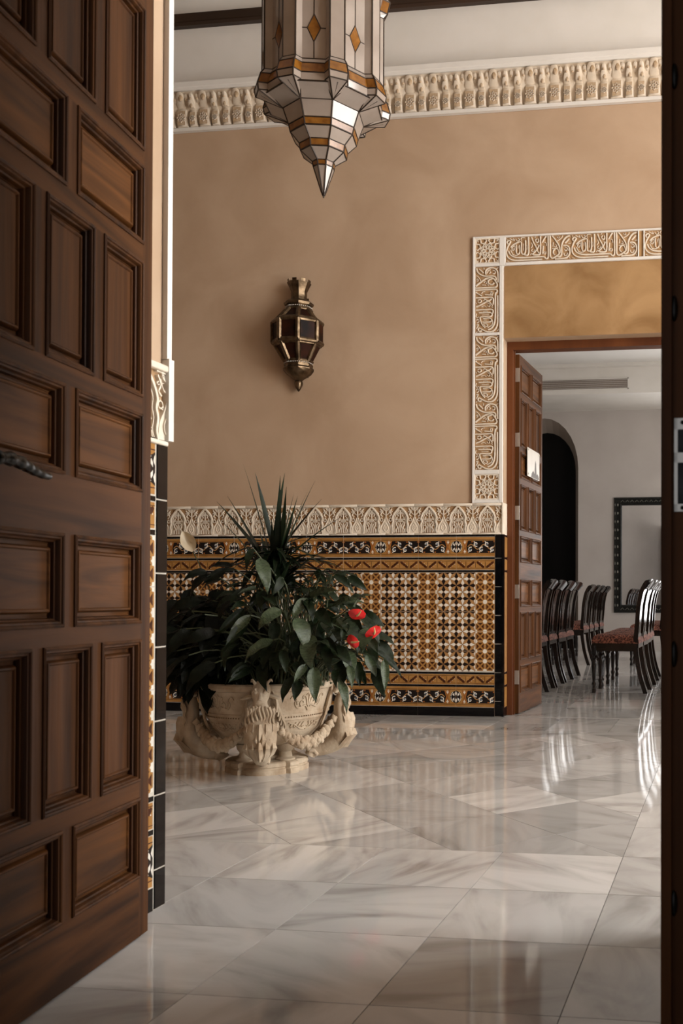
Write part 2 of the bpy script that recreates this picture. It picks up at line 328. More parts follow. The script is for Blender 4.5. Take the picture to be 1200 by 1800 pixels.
def muq(w_, hb, ht, head):
    b = MB(); R = []
    prof = [(0, w_, .045), (.004, w_, .05), (hb, w_*.96, .062), (hb+.012, w_*.9, .058), (hb+.028, w_*.80, .070), (ht-.055, w_*.66, .080), (ht-.045, w_*.74, .090), (ht-.018, w_*.66, .097), (ht-.004, w_*.4, .098), (ht, w_*.15, .09)]
    for z, ww, d in prof:
        a = ww/2; c = a*.3; R.append([(-a, 0, z), (-a, -d+c*.7, z), (-a+c, -d, z), (a-c, -d, z), (a, -d+c*.7, z), (a, 0, z)])
    b.loft(R, True, True)
    b.ball((w_*.12, -.090, ht-.045), w_*.2, 6, 4, 1, (1, .6, 1.6))
    k = w_*.5; zc = hb*.5
    for a in range(8):                              # carved rosette on the face
        t = a*PI/4; r1 = min(k*.72, hb*.4)
        for s in (-1, 1):
            b.ribbon([(math.cos(t)*r1*.25, zc+math.sin(t)*r1*.25), (math.cos(t+s*.45)*r1*.75, zc+math.sin(t+s*.45)*r1*.75), (math.cos(t)*r1*1.15, zc+math.sin(t)*r1*1.15)], .006, .068, 0)
    b.flat([(-k*.72, .004), (k*.72, .004), (k*.72, hb*.95), (-k*.72, hb*.95)], -.0625, 1)
    return b.mesh('muqarnas_block', ['cornice', 'corniced'], 40)
m_w = muq(.084, .115, .236, 1); m_n = muq(.056, .10, .175, 1)
sm = MB(); R = []
for z, ww, d in ((0, .03, .05), (.03, .04, .075), (.06, .042, .09), (.085, .03, .10), (.098, .012, .095)):
    a = ww/2; R.append([(-a, 0, z), (-a, -d+.008, z), (-a*.5, -d, z), (a*.5, -d, z), (a, -d+.008, z), (a, 0, z)])
sm.loft(R, True, True).ball((0, -.092, .055), .009, 6, 4, 1); m_s = sm.mesh('muqarnas_niche', ['cornice', 'corniced'], 40)
x = -4.5; seq = ['w', 'n', 'w', 'n', 'n']; i = 0; x = -4.42
while x < 1.0:
    k = seq[i % 5]; nk = seq[(i+1) % 5]
    link('muqarnas_block', m_w if k == 'w' else m_n, cornice, (x, YB+.001, 4.325))
    if k == 'n': link('muqarnas_niche', m_s, cornice, (x, YB+.002, 4.452))
    step = {'ww': .1, 'wn': .088, 'nw': .088, 'nn': .085}[k+nk]
    link('muqarnas_niche', m_s, cornice, (x+step/2, YB+.014, 4.455))
    x += step; i += 1
# ================================================================== TILED DADO
LV = dict(base=(0, .063), bord1=(.065, .206), pen1=(.207, .221), lis1=(.2225, .2965), pen2=(.298, .312), field=(.3135, 1.0215), pen3=(1.0225, 1.0375), lis2=(1.039, 1.113), pen4=(1.1145, 1.1305), bord2=(1.132, 1.2735), pen5=(1.275, 1.2895))
TD = .009
def tile_base(b, w_, hh, mi, g=.0009): b.bbox((g, -TD, g), (w_-g, 0, hh-g), .0012, mi)
def poly(b, P, w_, hh, mi, y=-TD-.0003, m=.0018):
    P = clipbox(P, m, w_-m, m, hh-m)
    if len(P) >= 3 and parea(P) > 4e-7: b.flat(P, y, mi)
def star_tile(w_, hh, top=True):
    b = MB(); tile_base(b, w_, hh, 1); c = .28/3
    def kite(ox, oz, dx, dz, L0, wd, L1, mi):
        px, pz = -dz, dx
        poly(b, [(ox+dx*L0*c, oz+dz*L0*c), (ox+dx*wd[0]*c+px*wd[1]*c, oz+dz*wd[0]*c+pz*wd[1]*c), (ox+dx*L1*c, oz+dz*L1*c), (ox+dx*wd[0]*c-px*wd[1]*c, oz+dz*wd[0]*c-pz*wd[1]*c)], w_, hh, mi)
    for i in range(-1, 5):
        for j in range(-1, 5):
            bx, bz = (i+.5)*c, hh-j*c; wx, wz = i*c, hh-(j+.5)*c
            for dx, dz in ((1, 0), (-1, 0), (0, 1), (0, -1)):
                kite(bx, bz, dx, dz, .02, (.335, .156), .475, 0)
                kite(wx, wz, dx, dz, .02, (.335, .134), .468, 2)
                poly(b, [(bx+.5*c*dx+q*.035*c, bz+.5*c*dz+s*.035*c) for q, s in ((1, 0), (0, 1), (-1, 0), (0, -1))], w_, hh, 4)
            for s in (-1, 1):                       # dark joints between the tan petals
                for e in (-1, 1):
                    P0, P1 = Vector((bx, bz)), Vector((bx+.5*c*s, bz+.5*c*e)); n = Vector((-(P1-P0).y, (P1-P0).x)).normalized()
                    mid = (P0+P1)/2
                    for k in (-1, 1):
                        q = mid+n*k*.132*c
                        for (A, B) in ((P0, q), (q, P1)):
                            d = (B-A).normalized(); nn = Vector((-d.y, d.x))*.00045
                            poly(b, [tuple(A+nn), tuple(B+nn), tuple(B-nn), tuple(A-nn)], w_, hh, 3, -TD-.0005)
    return b.mesh('star_tile', ['tblack', 'tbrown', 'twhite', 'tdark', 'tblue'])
def lattice_tile(w_, hh):
    b = MB(); tile_base(b, w_, hh, 1); c = .07
    for i in range(-1, 4):
        for j in range(-1, 6):
            cx, cz = (i+.5)*c, hh-(j+.5)*c
            for dx, dz in ((1, 0), (-1, 0), (0, 1), (0, -1)):
                px, pz = -dz, dx
                P = [(cx+dx*.0075, cz+dz*.0075), (cx+dx*.0265+px*.018, cz+dz*.0265+pz*.018), (cx+dx*.0265-px*.018, cz+dz*.0265-pz*.018)]
                poly(b, P, w_, hh, 3)
            sx, sz = i*c, hh-j*c
            for rot in (0, PI/4):
                poly(b, [(sx+.018*math.cos(rot+k*PI/2), sz+.018*math.sin(rot+k*PI/2)) for k in range(4)], w_, hh, 2, -TD-.0003-.0002*(rot > 0))
            for (ox, oz, hx, hz) in ((sx+c/2, sz, .012, .0095), (sx, sz+c/2, .0095, .012)):
                poly(b, [(ox+hx*math.cos(k*PI/4+PI/8)*1.08, oz+hz*math.sin(k*PI/4+PI/8)*1.08) for k in range(8)], w_, hh, 5)
    return b.mesh('lattice_tile', ['tblack', 'tochre', 'twhite', 'tdark', 'tblue', 'tbrown'])
def stroke(b, P, wd, w_, hh, mi, y, n=3, mir=None):
    P = smooth_pts(P, n)
    if mir: P = [(w_-a, c) for a, c in P]
    for i in range(len(P)-1):
        a, c = Vector(P[i]), Vector(P[i+1]); d = c-a
        if d.length < 1e-6: continue
        d.normalize(); q = Vector((-d.y, d.x))*wd/2; e = d*wd*.2
        poly(b, [tuple(a-e+q), tuple(c+e+q), tuple(c+e-q), tuple(a-e-q)], w_, hh, mi, y)
def border_tile(w_, hh, mir):
    b = MB(); tile_base(b, w_, hh, 1); y1, y2, y3 = -TD-.0003, -TD-.0006, -TD-.0009
    mx = (lambda P: [(w_-a, c) for a, c in P]) if mir else (lambda P: P)
    C = hh/2
    for z in (.019, hh-.019): poly(b, [(0, z-.0016), (w_, z-.0016), (w_, z+.0016), (0, z+.0016)], w_, hh, 3, y1)
    poly(b, mx([(.085, .026), (.28, .026), (.28, hh-.026), (.085, hh-.026), (.072, C)]), w_, hh, 0, y1)     # dark scroll field
    poly(b, mx([(.044*math.cos(t*PI/8)*(1-.10*(t % 2)), C+.047*math.sin(t*PI/8)*(1-.10*(t % 2))) for t in range(16)]), w_, hh, 0, y1)
    for e in (-1, 1):                                 # medallion petals
        poly(b, mx([(0, C+e*.006), (.010, C+e*.022), (.006, C+e*.034), (0, C+e*.042), (-.006, C+e*.034), (-.01, C+e*.022)]), w_, hh, 2, y2)
        poly(b, mx([(.012, C+e*.004), (.026, C+e*.016), (.020, C+e*.028), (.012, C+e*.018)]), w_, hh, 2, y2)
        stroke(b, [(.036, C+e*.003), (.034, C+e*.018), (.022, C+e*.034)], .0045, w_, hh, 2, y2, 3, mir)
        stroke(b, [(.046, C+e*.046), (.052, C+e*.026), (.062, C+e*.004), (.072, C-e*.02), (.082, C-e*.044)], .0075, w_, hh, 6, y2, 3, mir)
        stroke(b, [(.061, C+e*.022), (.061, C+e*.044)], .006, w_, hh, 2, y2, 2, mir)
        stroke(b, [(.052, C+e*.036), (.061, C+e*.028), (.070, C+e*.036)], .004, w_, hh, 2, y2, 2, mir)
    A_ = .017; vine = [(.084+.0098*k, C+A_*math.sin(k*.655)) for k in range(23)]     # arabesque vine with curling leaves
    stroke(b, vine, .0065, w_, hh, 5, y2, 2, mir)
    for k in range(5):
        cx = .104+.0235*2*k*.85; s = 1 if k % 2 == 0 else -1; oz = C-s*.020
        sp = [(cx+(.019-.0019*j)*math.cos(1.2*s+j*.72*s), oz+(.019-.0019*j)*math.sin(1.2*s+j*.72*s)) for j in range(9)]
        stroke(b, sp, .0062, w_, hh, 2, y3, 2, mir)
        poly(b, mx([(cx+.0068*math.cos(j*PI/3), oz+.0068*math.sin(j*PI/3)) for j in range(6)]), w_, hh, 4, y3-.0001)
        for e in (-1, 1):
            poly(b, mx([(cx+.018, oz+s*.030+e*.001), (cx+.027+e*.004, oz+s*.036), (cx+.036, oz+s*.030+e*.006), (cx+.027, oz+s*.026)]), w_, hh, 2 if e > 0 else 4, y3)
        poly(b, mx([(cx-.020, C-s*.042), (cx-.008, C-s*.036), (cx-.012, C-s*.026)]), w_, hh, 2, y3); poly(b, mx([(cx+.010, C+s*.043), (cx+.022, C+s*.034), (cx+.004, C+s*.032)]), w_, hh, 6, y3)
    return b.mesh('border_tile', ['tblack', 'tochre', 'twhite', 'tdark', 'tblue', 'tbrown', 'tred'])
def listel_tile(w_, hh):
    b = MB(); tile_base(b, w_, hh, 1); y1 = -TD-.0003
    for z in (.011, hh-.011): poly(b, [(0, z-.0012), (w_, z-.0012), (w_, z+.0012), (0, z+.0012)], w_, hh, 3, y1)
    for k in range(int(w_/.07+.5)):
        x0 = k*.07; s = 1 if k % 2 else -1
        for t in range(7):
            u = t/6-.5; cx = x0+.035+u*.046; cz = hh/2+s*u*.036; r = .0072+.004*(t % 2)
            poly(b, [(cx+r*1.1, cz), (cx, cz+r), (cx-r*1.1, cz), (cx, cz-r)], w_, hh, 3, y1-.0001*t)
            if t in (1, 3, 5): poly(b, [(cx+.008+.0028*q, cz-s*.009+.0028*e) for q, e in ((1, 0), (0, 1), (-1, 0), (0, -1))], w_, hh, 2, y1)
        poly(b, [(x0-.0016, .016), (x0+.0016, .016), (x0+.0016, hh-.016), (x0-.0016, hh-.016)], w_, hh, 3, y1)
        poly(b, [(x0+.02, hh-.018), (x0+.05, hh-.018), (x0+.035, hh-.024)] if s < 0 else [(x0+.02, .018), (x0+.05, .018), (x0+.035, .024)], w_, hh, 6, y1)
        poly(b, [(x0+.012, .016), (x0+.022, .022), (x0+.012, .03)] if s < 0 else [(x0+.012, hh-.016), (x0+.022, hh-.022), (x0+.012, hh-.03)], w_, hh, 4, y1)
    return b.mesh('listel_tile', ['tblack', 'tochre', 'twhite', 'tdark', 'tbrown', 'tblue', 'tred'])
def plain_tile(name, w_, hh, m, proud=.002, gz=.0003):
    b = MB(); g = .0009; b.bbox((g, -TD-proud, gz), (w_-g, 0, hh-gz), .0012); return b.mesh(name, m)
def hgt(k): return LV[k][1]-LV[k][0]
ST = {1: star_tile(.28, .28), .5: star_tile(.28, .146)}
LT = {1: lattice_tile(.14, .28), .5: lattice_tile(.14, .14)}
BT = [border_tile(.28, .1415, False), border_tile(.28, .1415, True)]
LI = listel_tile(.28, .0745); LIh = listel_tile(.14, .0745)
PE = plain_tile('pencil_tile', .28, .0145, 'black'); BA = plain_tile('base_tile', .56, .063, 'black'); BAh = plain_tile('base_tile', .14, .063, 'black'); PEh = plain_tile('pencil_tile', .14, .0145, 'black')
CO = plain_tile('corner_tile', .05, .2025, 'black', .003, .0022)
def put(name, me, wl_, org, rz, x, z, sz=1.):
    d = Matrix.Rotation(rz, 3, 'Z') @ Vector((x, 0, 0)); o = link(name, me, wl_, (org[0]+d.x, org[1]+d.y, org[2]+z*sz), rz)
    if sz != 1: o.scale = (1, 1, sz)
    return o
GR = []
def dado_back(xr, ncol):                              # runs leftwards from xr (right edge of last narrow tile)
    org = (0, YB, 0); x = xr; xl = xr-ncol*.42
    MB().box((xl, YB-.0068, .001), (xr+.0525, YB+.002, 1.288)).build('grout_bed', 'grout', wall)
    for k in range(ncol):
        x -= .14; zt = 1.0215
        for q, key in ((.14, .5), (.28, 1), (.28, 1)): zt -= q; put('lattice_tile', LT[key], wall, org, 0, x, zt)
        x -= .28; zt = 1.0215
        for q, key in ((.28, 1), (.28, 1), (.146, .5)): zt -= q; put('star_tile', ST[key], wall, org, 0, x, zt)
    n = int((xr-xl)/.28+.99)
    for k in range(n):
        xx = xr-.28*(k+1)+0.14*0
        for key in ('bord1', 'bord2'): put('border_tile', BT[k % 2], wall, org, 0, xx-.14+.14, LV[key][0])
        for key in ('lis1', 'lis2'): put('listel_tile', LI, wall, org, 0, xx, LV[key][0])
        for key in ('pen1', 'pen2', 'pen3', 'pen4', 'pen5'): put('pencil_tile', PE, wall, org, 0, xx, LV[key][0])
        if k % 2 == 0: put('base_tile', BA, wall, org, 0, xx-.28, 0)
dado_back(-1.616, 8)
COt = plain_tile('corner_tile', .05, .168, 'black', .003, .0022); COb = plain_tile('corner_tile', .05, .108, 'black', .003, .0022)
def corner_run(wl_, org, rz, x, sz):
    put('corner_tile', COb, wl_, org, rz, x, .001, sz)
    for k in range(5): put('corner_tile', CO, wl_, org, rz, x, .109+.2025*k, sz)
    put('corner_tile', COt, wl_, org, rz, x, 1.1215, sz)
corner_run(wall, (0, YB, 0), 0, -1.6145, 1.)
# return of the dado inside the back door reveal
rv = [('base_tile', 'black', 0, .063), ('border_tile', 'tochre', .065, .206), ('pencil_tile', 'black', .207, .221), ('listel_tile', 'tochre', .2225, .2965), ('pencil_tile', 'black', .298, .312),
      ('lattice_tile', 'tbrown', .3135, 1.0215), ('pencil_tile', 'black', 1.0225, 1.0375), ('listel_tile', 'tochre', 1.039, 1.113), ('pencil_tile', 'black', 1.1145, 1.1305), ('border_tile', 'tochre', 1.132, 1.2735), ('pencil_tile', 'black', 1.275, 1.2895)]
for nm, m_, z0, z1 in rv: MB().box((OX0-.001, YB+.012, z0+.001), (OX0+.006, YB+.098, z1-.001)).build(nm, m_, wall)
MB().box((OX0-.008, YB-.014, .001), (OX0+.008, YB+.011, 1.29)).build('corner_tile', 'black', wall)
# dado on the entry jamb (faces the opening)
jo = (JX, 0, 0); SZ = .985; rj = PI/2
MB().box((JX-.002, 2.2005, .001), (JX+.0085, 2.4485, 1.27)).build('grout_bed', 'grout', wfront)
corner_run(wfront, (JX, 2.398, 0), rj, 0, SZ)
put('base_tile', BAh, wfront, (JX, 2.254, 0), rj, 0, 0, SZ)
bh = [border_tile(.14, .1415, True)]
for key in ('bord1', 'bord2'): put('border_tile', bh[0], wfront, (JX, 2.254, 0), rj, 0, LV[key][0], SZ)
for key in ('lis1', 'lis2'): put('listel_tile', LIh, wfront, (JX, 2.254, 0), rj, 0, LV[key][0], SZ)
for key in ('pen1', 'pen2', 'pen3', 'pen4', 'pen5'): put('pencil_tile', PEh, wfront, (JX, 2.254, 0), rj, 0, LV[key][0], SZ)
zt = 1.0215
for q, key in ((.14, .5), (.28, 1), (.28, 1)): zt -= q; put('lattice_tile', LT[key], wfront, (JX, 2.254, 0), rj, 0, zt, SZ)
# ================================================================== CARVED STUCCO
def frieze_unit(P=.2135):
    b = MB(); H = .223; q = P/2
    b.box((-q, -.004, 0), (q, 0, H), 1)
    b.bbox((-q, -.020, H-.019), (q, 0, H), .003, 0); b.bbox((-q, -.018, 0), (q, 0, .013), .003, 0)
    Z = lambda t: .013+t*.191
    def sym(pts, wd, hh=.014, tp=False):
        for s in (-1, 1): b.ribbon([(s*x, Z(z)) for x, z in smooth_pts(pts, 3)], wd, hh, 0, tp)
    sym([(.062, .0), (.053, .12), (.059, .30), (.051, .44), (.056, .58), (.043, .74), (.022, .88), (.0, 1.0)], .0145, .017)
    sym([(.048, .02), (.040, .14), (.046, .30), (.038, .44), (.042, .58), (.030, .72), (.010, .88)], .005, .012)
    # broad palmette between the arches
    for s in (-1, 1):
        X = lambda x: s*(q-x)
        L_ = [(0, Z(.0)), (.038, Z(.0)), (.043, Z(.12)), (.036, Z(.28)), (.016, Z(.44)), (.006, Z(.56)), (0, Z(.62))]
        b.prism([(X(x), z) for x, z in L_], -.011, -.003, 0)
        b.ribbon(smooth_pts([(X(.040), Z(.02)), (X(.041), Z(.12)), (X(.034), Z(.28)), (X(.015), Z(.44)), (X(.004), Z(.60))], 3), .006, .015, 0)
        b.ribbon(smooth_pts([(X(.0), Z(.06)), (X(.014), Z(.14)), (X(.016), Z(.24)), (X(.004), Z(.36)), (X(0), Z(.40))], 3), .005, .015, 0)
        b.ribbon(smooth_pts([(X(.0), Z(.16)), (X(.006), Z(.22)), (X(0), Z(.28))], 3), .005, .014, 0)
        pts = [(X(.033+.0105*math.cos(t)), Z(.51)+.0105*math.sin(t)) for t in [k*PI/5 for k in range(11)]]
        b.ribbon(pts, .006, .014, 0)
        b.ribbon([(X(.0), Z(.62)), (X(0), Z(.98))], .007, .013, 0)
        for z0 in (.70, .86): b.ribbon(smooth_pts([(X(.004), Z(z0)), (X(.018), Z(z0+.04)), (X(.026), Z(z0+.12)), (X(.016), Z(z0+.13))], 3), .008, .013, 0, True)
        b.ribbon(smooth_pts([(X(.044), Z(.93)), (X(.030), Z(.80)), (X(.040), Z(.70)), (X(.026), Z(.64))], 3), .008, .013, 0)
        b.ribbon([(X(.0), Z(.98)), (X(.05), Z(.98))], .005, .013, 0)
    # inside the arch: knot, stems, curls
    for i in range(4):
        o_ = (i-1.5)*.009
        b.ribbon([(o_-.011, Z(.42)), (o_+.011, Z(.55))], .0036, .012, 0); b.ribbon([(o_+.011, Z(.42)), (o_-.011, Z(.55))], .0036, .012, 0)
    b.ribbon([(0, Z(.56)), (0, Z(.84))], .006, .013, 0); b.ribbon([(0, Z(.02)), (0, Z(.40))], .006, .012, 0)
    sym([(.004, .72), (.015, .76), (.020, .70), (.014, .64)], .006, .013); sym([(.0, .84), (.010, .88), (.014, .82)], .005, .012)
    sym([(.012, .02), (.014, .16), (.008, .28), (.018, .38)], .006, .012); sym([(.026, .02), (.029, .14), (.020, .22), (.030, .34), (.026, .42)], .0075, .013)
    sym([(.040, .02), (.036, .10)], .006, .012); sym([(.022, .62), (.030, .56), (.028, .48)], .006, .012)
    rg = random.Random(3)
    for k in range(26):
        x, z = rg.uniform(.006, q-.004), rg.uniform(.05, .95); t = rg.uniform(0, 6.3); rr = rg.uniform(.005, .008)
        sym([(x+rr*math.cos(t+j), z+rr*math.sin(t+j)/.191) for j in (0, .9, 1.8, 2.8, 3.6)], .0042, .011)
    b.v = [(min(max(x, -q), q), y, min(max(z, .0), H)) for x, y, z in b.v]
    return b.mesh('frieze_panel', ['stucco', 'stuccog'], 50)
FU = frieze_unit(); x = -1.5645-.1067
while x > -4.9: put('frieze_panel', FU, wall, (0, YB, 0), 0, x, 1.29); x -= .2135
MB().bbox((-1.5655, YB-.022, 1.289), (OX0+.004, YB+.10, 1.514), .002).build('frieze_return', 'stucco', wall)
put('frieze_panel', FU, wfront, (JX, 2.335, 0), rj, 0, 1.272, .985)
MB().box((JX-.001, 2.434, 1.268), (JX+.022, 2.458, 1.492)).build('frieze_return', 'white', wfront)
MB().box((JX-.001, 2.434, 1.49), (JX+.016, 2.456, 2.77)).build('corner_bead', 'white', wfront)
# ---- calligraphy: "there is no victor but God", one motto, traced as raised ribs
KS = [
 ([(435,310),(432,240),(470,190),(540,165),(620,175),(680,220),(705,290),(710,400),(712,500)], 34),
 ([(462,280),(490,225),(540,200)], 20),
 ([(228,165),(250,240),(310,300),(390,340),(480,352),(600,350),(655,378),(668,425),(640,455)], 36),
 ([(212,562),(290,500),(390,432),(470,396),(560,386),(620,420),(672,500),(692,560),(660,598),(600,606),(400,606),(208,610)], 36),
 ([(590,405),(545,420),(500,440),(492,490),(525,530),(585,538),(625,500)], 28),
 ([(470,425),(482,480),(486,560)], 18), ([(390,490),(425,465),(455,485),(440,515)], 16), ([(350,540),(400,545),(440,550)], 18),
 ([(208,655),(420,652),(640,650),(690,675),(688,715),(655,745),(648,900),(652,1150),(642,1350),(615,1450),(560,1520),(490,1550)], 34),
 ([(705,790),(706,1000),(706,1300),(700,1420),(665,1520),(600,1582),(520,1600),(430,1580),(345,1535),(292,1505),(268,1545),(305,1588),(345,1560)], 34),
 ([(215,705),(275,745),(345,785)], 26), ([(205,700),(240,690)], 16),
 ([(212,826),(380,826),(545,824),(598,850),(608,910),(602,990)], 32),
 ([(222,1028),(330,985),(430,930),(520,895),(570,858)], 30), ([(395,855),(455,885),(540,950),(590,1020)], 24),
 ([(218,1100),(400,1096),(560,1096),(602,1130),(590,1190)], 32),
 ([(285,1165),(400,1166),(540,1170),(580,1208),(548,1255),(420,1258),(320,1262),(312,1310),(338,1390),(375,1455),(420,1500)], 30),
 ([(380,1300),(520,1292),(572,1330),(540,1372),(450,1378),(365,1376)], 26),
 ([(585,1340),(592,1400),(575,1440)], 22), ([(390,1405),(445,1410),(482,1440),(455,1480),(405,1450),(390,1405)], 18), ([(480,1500),(540,1470),(590,1440)], 22),
 ([(215,330),(255,345),(300,400),(320,450)], 18), ([(225,420),(260,400),(262,440),(235,450)], 16), ([(290,180),(340,230),(380,270)], 30), ([(390,150),(395,200)], 16),
 ([(520,230),(545,265),(510,285)], 18), ([(590,220),(640,235),(640,290),(590,300)], 22), ([(540,700),(590,710),(585,755),(540,745),(560,715)], 16), ([(340,740),(360,700),(420,690)], 18), ([(420,760),(500,770),(590,780)], 26),
 ([(260,880),(320,870),(340,910),(290,940),(260,910)], 24), ([(380,890),(430,870)], 14), ([(480,950),(530,980),(515,1030),(470,1010)], 18), ([(340,1030),(400,1010),(450,1040)], 18), ([(560,1030),(600,1060)], 16), ([(230,960),(215,930)], 16),
 ([(230,1180),(215,1240),(250,1270),(285,1250)], 18), ([(230,1330),(260,1300),(290,1350),(240,1390)], 20), ([(230,1440),(270,1420),(250,1480),(225,1520)], 20), ([(380,1140),(430,1130),(480,1140)], 14), ([(350,1215),(420,1212),(500,1214)], 14), ([(390,1330),(450,1335)], 16), ([(440,1440),(455,1440)], 14), ([(220,1600),(250,1580)], 14), ([(700,1590),(720,1540)], 14), ([(640,200),(720,160)], 14)]
def motto_unit():
    Lm, Hm = .4705, .1755; b = MB()
    b.box((0, -.004, 0), (Lm, 0, Hm), 1)
    for pts, wd in KS:
        P = [(Lm*(1-(y-135)/1480.), Hm*(740-x)/540.) for x, y in pts]
        b.ribbon(smooth_pts(P, 3), wd*Hm/540*1.0, .013 if wd > 22 else .010, 0)
    return b.mesh('inscription_panel', ['stucco', 'stuccog'], 50)
MO = motto_unit()
def rosette_unit():
    S = .178; b = MB(); c = S/2
    b.box((0, -.004, 0), (S, 0, S), 1)
    for e in (0, S-.006): b.box((e, -.013, 0), (e+.006, 0, S), 0); b.box((0, -.013, e), (S, 0, e+.006), 0)
    for k in range(8):
        t = k*PI/4; R_ = lambda rr, a: (c+rr*math.cos(t+a), c+rr*math.sin(t+a))
        for s in (-1, 1):
            b.ribbon([R_(.012, 0), R_(.030, s*.35), R_(.044, 0)], .0085, .012, 0)
            b.ribbon([R_(.046, s*.10), R_(.058, s*.32), R_(.074, s*.10), R_(.09, s*.2)], .0095, .012, 0)
            b.ribbon([R_(.03, s*.39), R_(.05, s*.39), R_(.064, s*.30)], .009, .011, 0)
        if k % 2: 
            for s in (-1, 1): b.ribbon([R_(.080, s*.14), R_(.098, s*.24), R_(.112, s*.05)], .010, .012, 0)
            b.ribbon([R_(.095, 0), R_(.116, 0)], .009, .011, 0)
    b.v = [(min(max(x, 0), S), y, min(max(z, 0), S)) for x, y, z in b.v]
    return b.mesh('rosette_panel', ['stucco', 'stuccog'], 50)
RO = rosette_unit()
alf = struct('trim_3', MB().box((-1.782, YB-.003, 1.513), (-1.56, YB+.002, 3.41)).box((-1.56, YB-.003, 3.19), (.215, YB+.002, 3.41)).box((-.02, YB-.003, 1.513), (.205, YB+.002, 3.19)), 'white')
tag(alf, 'carved stucco frame with Arabic inscription around the back door')
def bar(x0, x1, z0, z1): MB().bbox((x0, YB-.020, z0), (x1, YB-.0025, z1), .003).build('plain_border', 'white', alf)
bar(-1.782, -1.764, 1.513, 3.41); bar(-1.587, -1.56, 1.513, 3.196)
bar(-1.764, -1.587, 1.513, 1.537); bar(-1.764, -1.587, 1.717, 1.748); bar(-1.764, -1.587, 2.704, 2.724); bar(-1.764, -1.587, 3.196, 3.218)
bar(-1.764, .2, 3.397, 3.41); bar(-1.587, -1.543, 3.196, 3.397); bar(-1.543, -.02, 3.196, 3.217); bar(-.603, -.594, 3.217, 3.397); bar(-.565, -.556, 3.217, 3.397)
MB().box((-.594, YB-.006, 3.217), (-.565, YB-.001, 3.397)).build('plain_border', 'ochre', alf)
bar(-.086, -.02, 3.217, 3.397)
def panel(me, nm, x, z, rot, sx=1., sz=1.):
    o = link(nm, me, alf, (x, YB-.003, z)); o.rotation_euler = (0, rot, 0); o.scale = (sx, 1, sz); return o
panel(RO, 'rosette_panel', -1.7645, 1.538, 0); panel(RO, 'rosette_panel', -1.7645, 3.219, 0)
# text up -> -x, reading right end -> up : local x -> +z, local z -> -x
def vpanel(z0, k=1.): panel(MO, 'inscription_panel', -1.588, z0, -PI/2, k, 1.0)
vpanel(2.7245); vpanel(1.749, 1.014); vpanel(2.2262, 1.014)
for xx in (-1.543, -1.0725, -.5565): panel(MO, 'inscription_panel', xx, 3.218, 0, 1.0, 1.02)
# ================================================================== DOORS
ROWS = [(2, .146, .341), (3, .383, .730), (2, .771, .968), (2, 1.094, 1.285), (3, 1.328, 1.663), (2, 1.707, 1.899), (3, 1.940, 2.290), (2, 2.332, 2.53)]
LW, LH, LTk = .727, 2.60, .046
def door_leaf(name, label):
    root = empty(name, (0, 0, 0)); root['kind'] = 'structure'; root['label'] = label
    h_ = LTk/2
    def bx(nm, x0, x1, z0, z1, m):
        b = MB(); c = .0015
        ring = lambda y, i: [(x0+i, y, z0), (x1-i, y, z0), (x1-i, y, z1), (x0+i, y, z1)]
        b.loft([ring(-h_, 0), ring(h_, 0)], True, True); return b.build(nm, m, root)
    st = .047
    bx('stile', 0, st, 0, LH, 'wood'); bx('stile', LW-st, LW, 0, LH, 'wood')
    edges = [0]+[q for r_ in ROWS for q in r_[1:]]+[LH]
    for i in range(0, len(edges), 2): bx('rail', st, LW-st, edges[i], edges[i+1], 'woodh')
    for n, z0, z1 in ROWS:
        wtot = LW-2*st; g = .042; pw = (wtot-g*(n-1))/n
        for k in range(n):
            x0 = st+k*(pw+g); x1 = x0+pw
            if k: bx('mullion', x0-g, x0, z0, z1, 'wood')
            m = 'woodp' if n == 2 else 'wood'
            b = MB()
            for s in (-1, 1):
                # recess floor, groove and raised field with a sloping margin
                b.rectloft(x0, x1, z0, z1, [(0, .003), (.022, .003), (.0225, .002), (.029, .002), (.0295, .007), (.031, .0115), (.0335, .0145), (.0365, .0150), (.0385, .0135), (.0395, .0112), (.042, .0112)], s, 0.)
            pn = b.build('panel', m, root, 30)
            b = MB()
            for s in (-1, 1):
                b.rectloft(x0, x1, z0, z1, [(-.001, h_-.006), (-.001, h_+.003), (.003, h_+.0055), (.006, h_+.004), (.0075, h_+.001), (.0115, h_+.0005), (.0135, h_-.003), (.0145, h_-.008), (.018, h_-.010), (.020, .004)], s, 0.)
                b.f.pop(); b.m.pop()
            b.build('moulding', 'wood', pn, 25)
    return root
d1 = door_leaf('door_1', 'large panelled dark wood door leaf standing open at the left')
ul = Vector((.12283, -.99243, 0)); nl = Vector((.99243, .12283, 0))
d1.location = Vector((-1.432, 2.237, 0))-nl*(LTk/2); d1.rotation_euler = (0, 0, math.atan2(ul.y, ul.x)); d1.location.z = .006
# ornate lever handle near the lock stile
hd = MB(); hy = LTk/2
hd.lathe([(.0, 0), (.020, 0), (.022, .006), (.014, .010), (.012, .05), (.0, .05)], 12)
hd.xf(Matrix.Translation((.682, hy, 1.085)) @ Matrix.Rotation(-PI/2, 4, 'X'))
lv = smooth_pts([(.690, hy+.048, 1.085), (.650, hy+.052, 1.088), (.610, hy+.052, 1.084), (.580, hy+.05, 1.078), (.548, hy+.05, 1.0725), (.520, hy+.048, 1.072)], 4)
N = len(lv); hd.tube(lv, [.012+.004*math.sin(k*2.1)*(1-k/N)-.008*max(0, k/N-.3) for k in range(N)], 8)
for k in (2, 5, 8, 11): hd.ball(lv[k], .012-.0004*k, 8, 5, None, (.7, 1, 1))
hd.build('handle', 'iron', d1, 60)
b = MB().box((.660, hy-.001, .98), (.704, hy+.004, 1.19)); b.build('lock_plate', 'iron', d1)
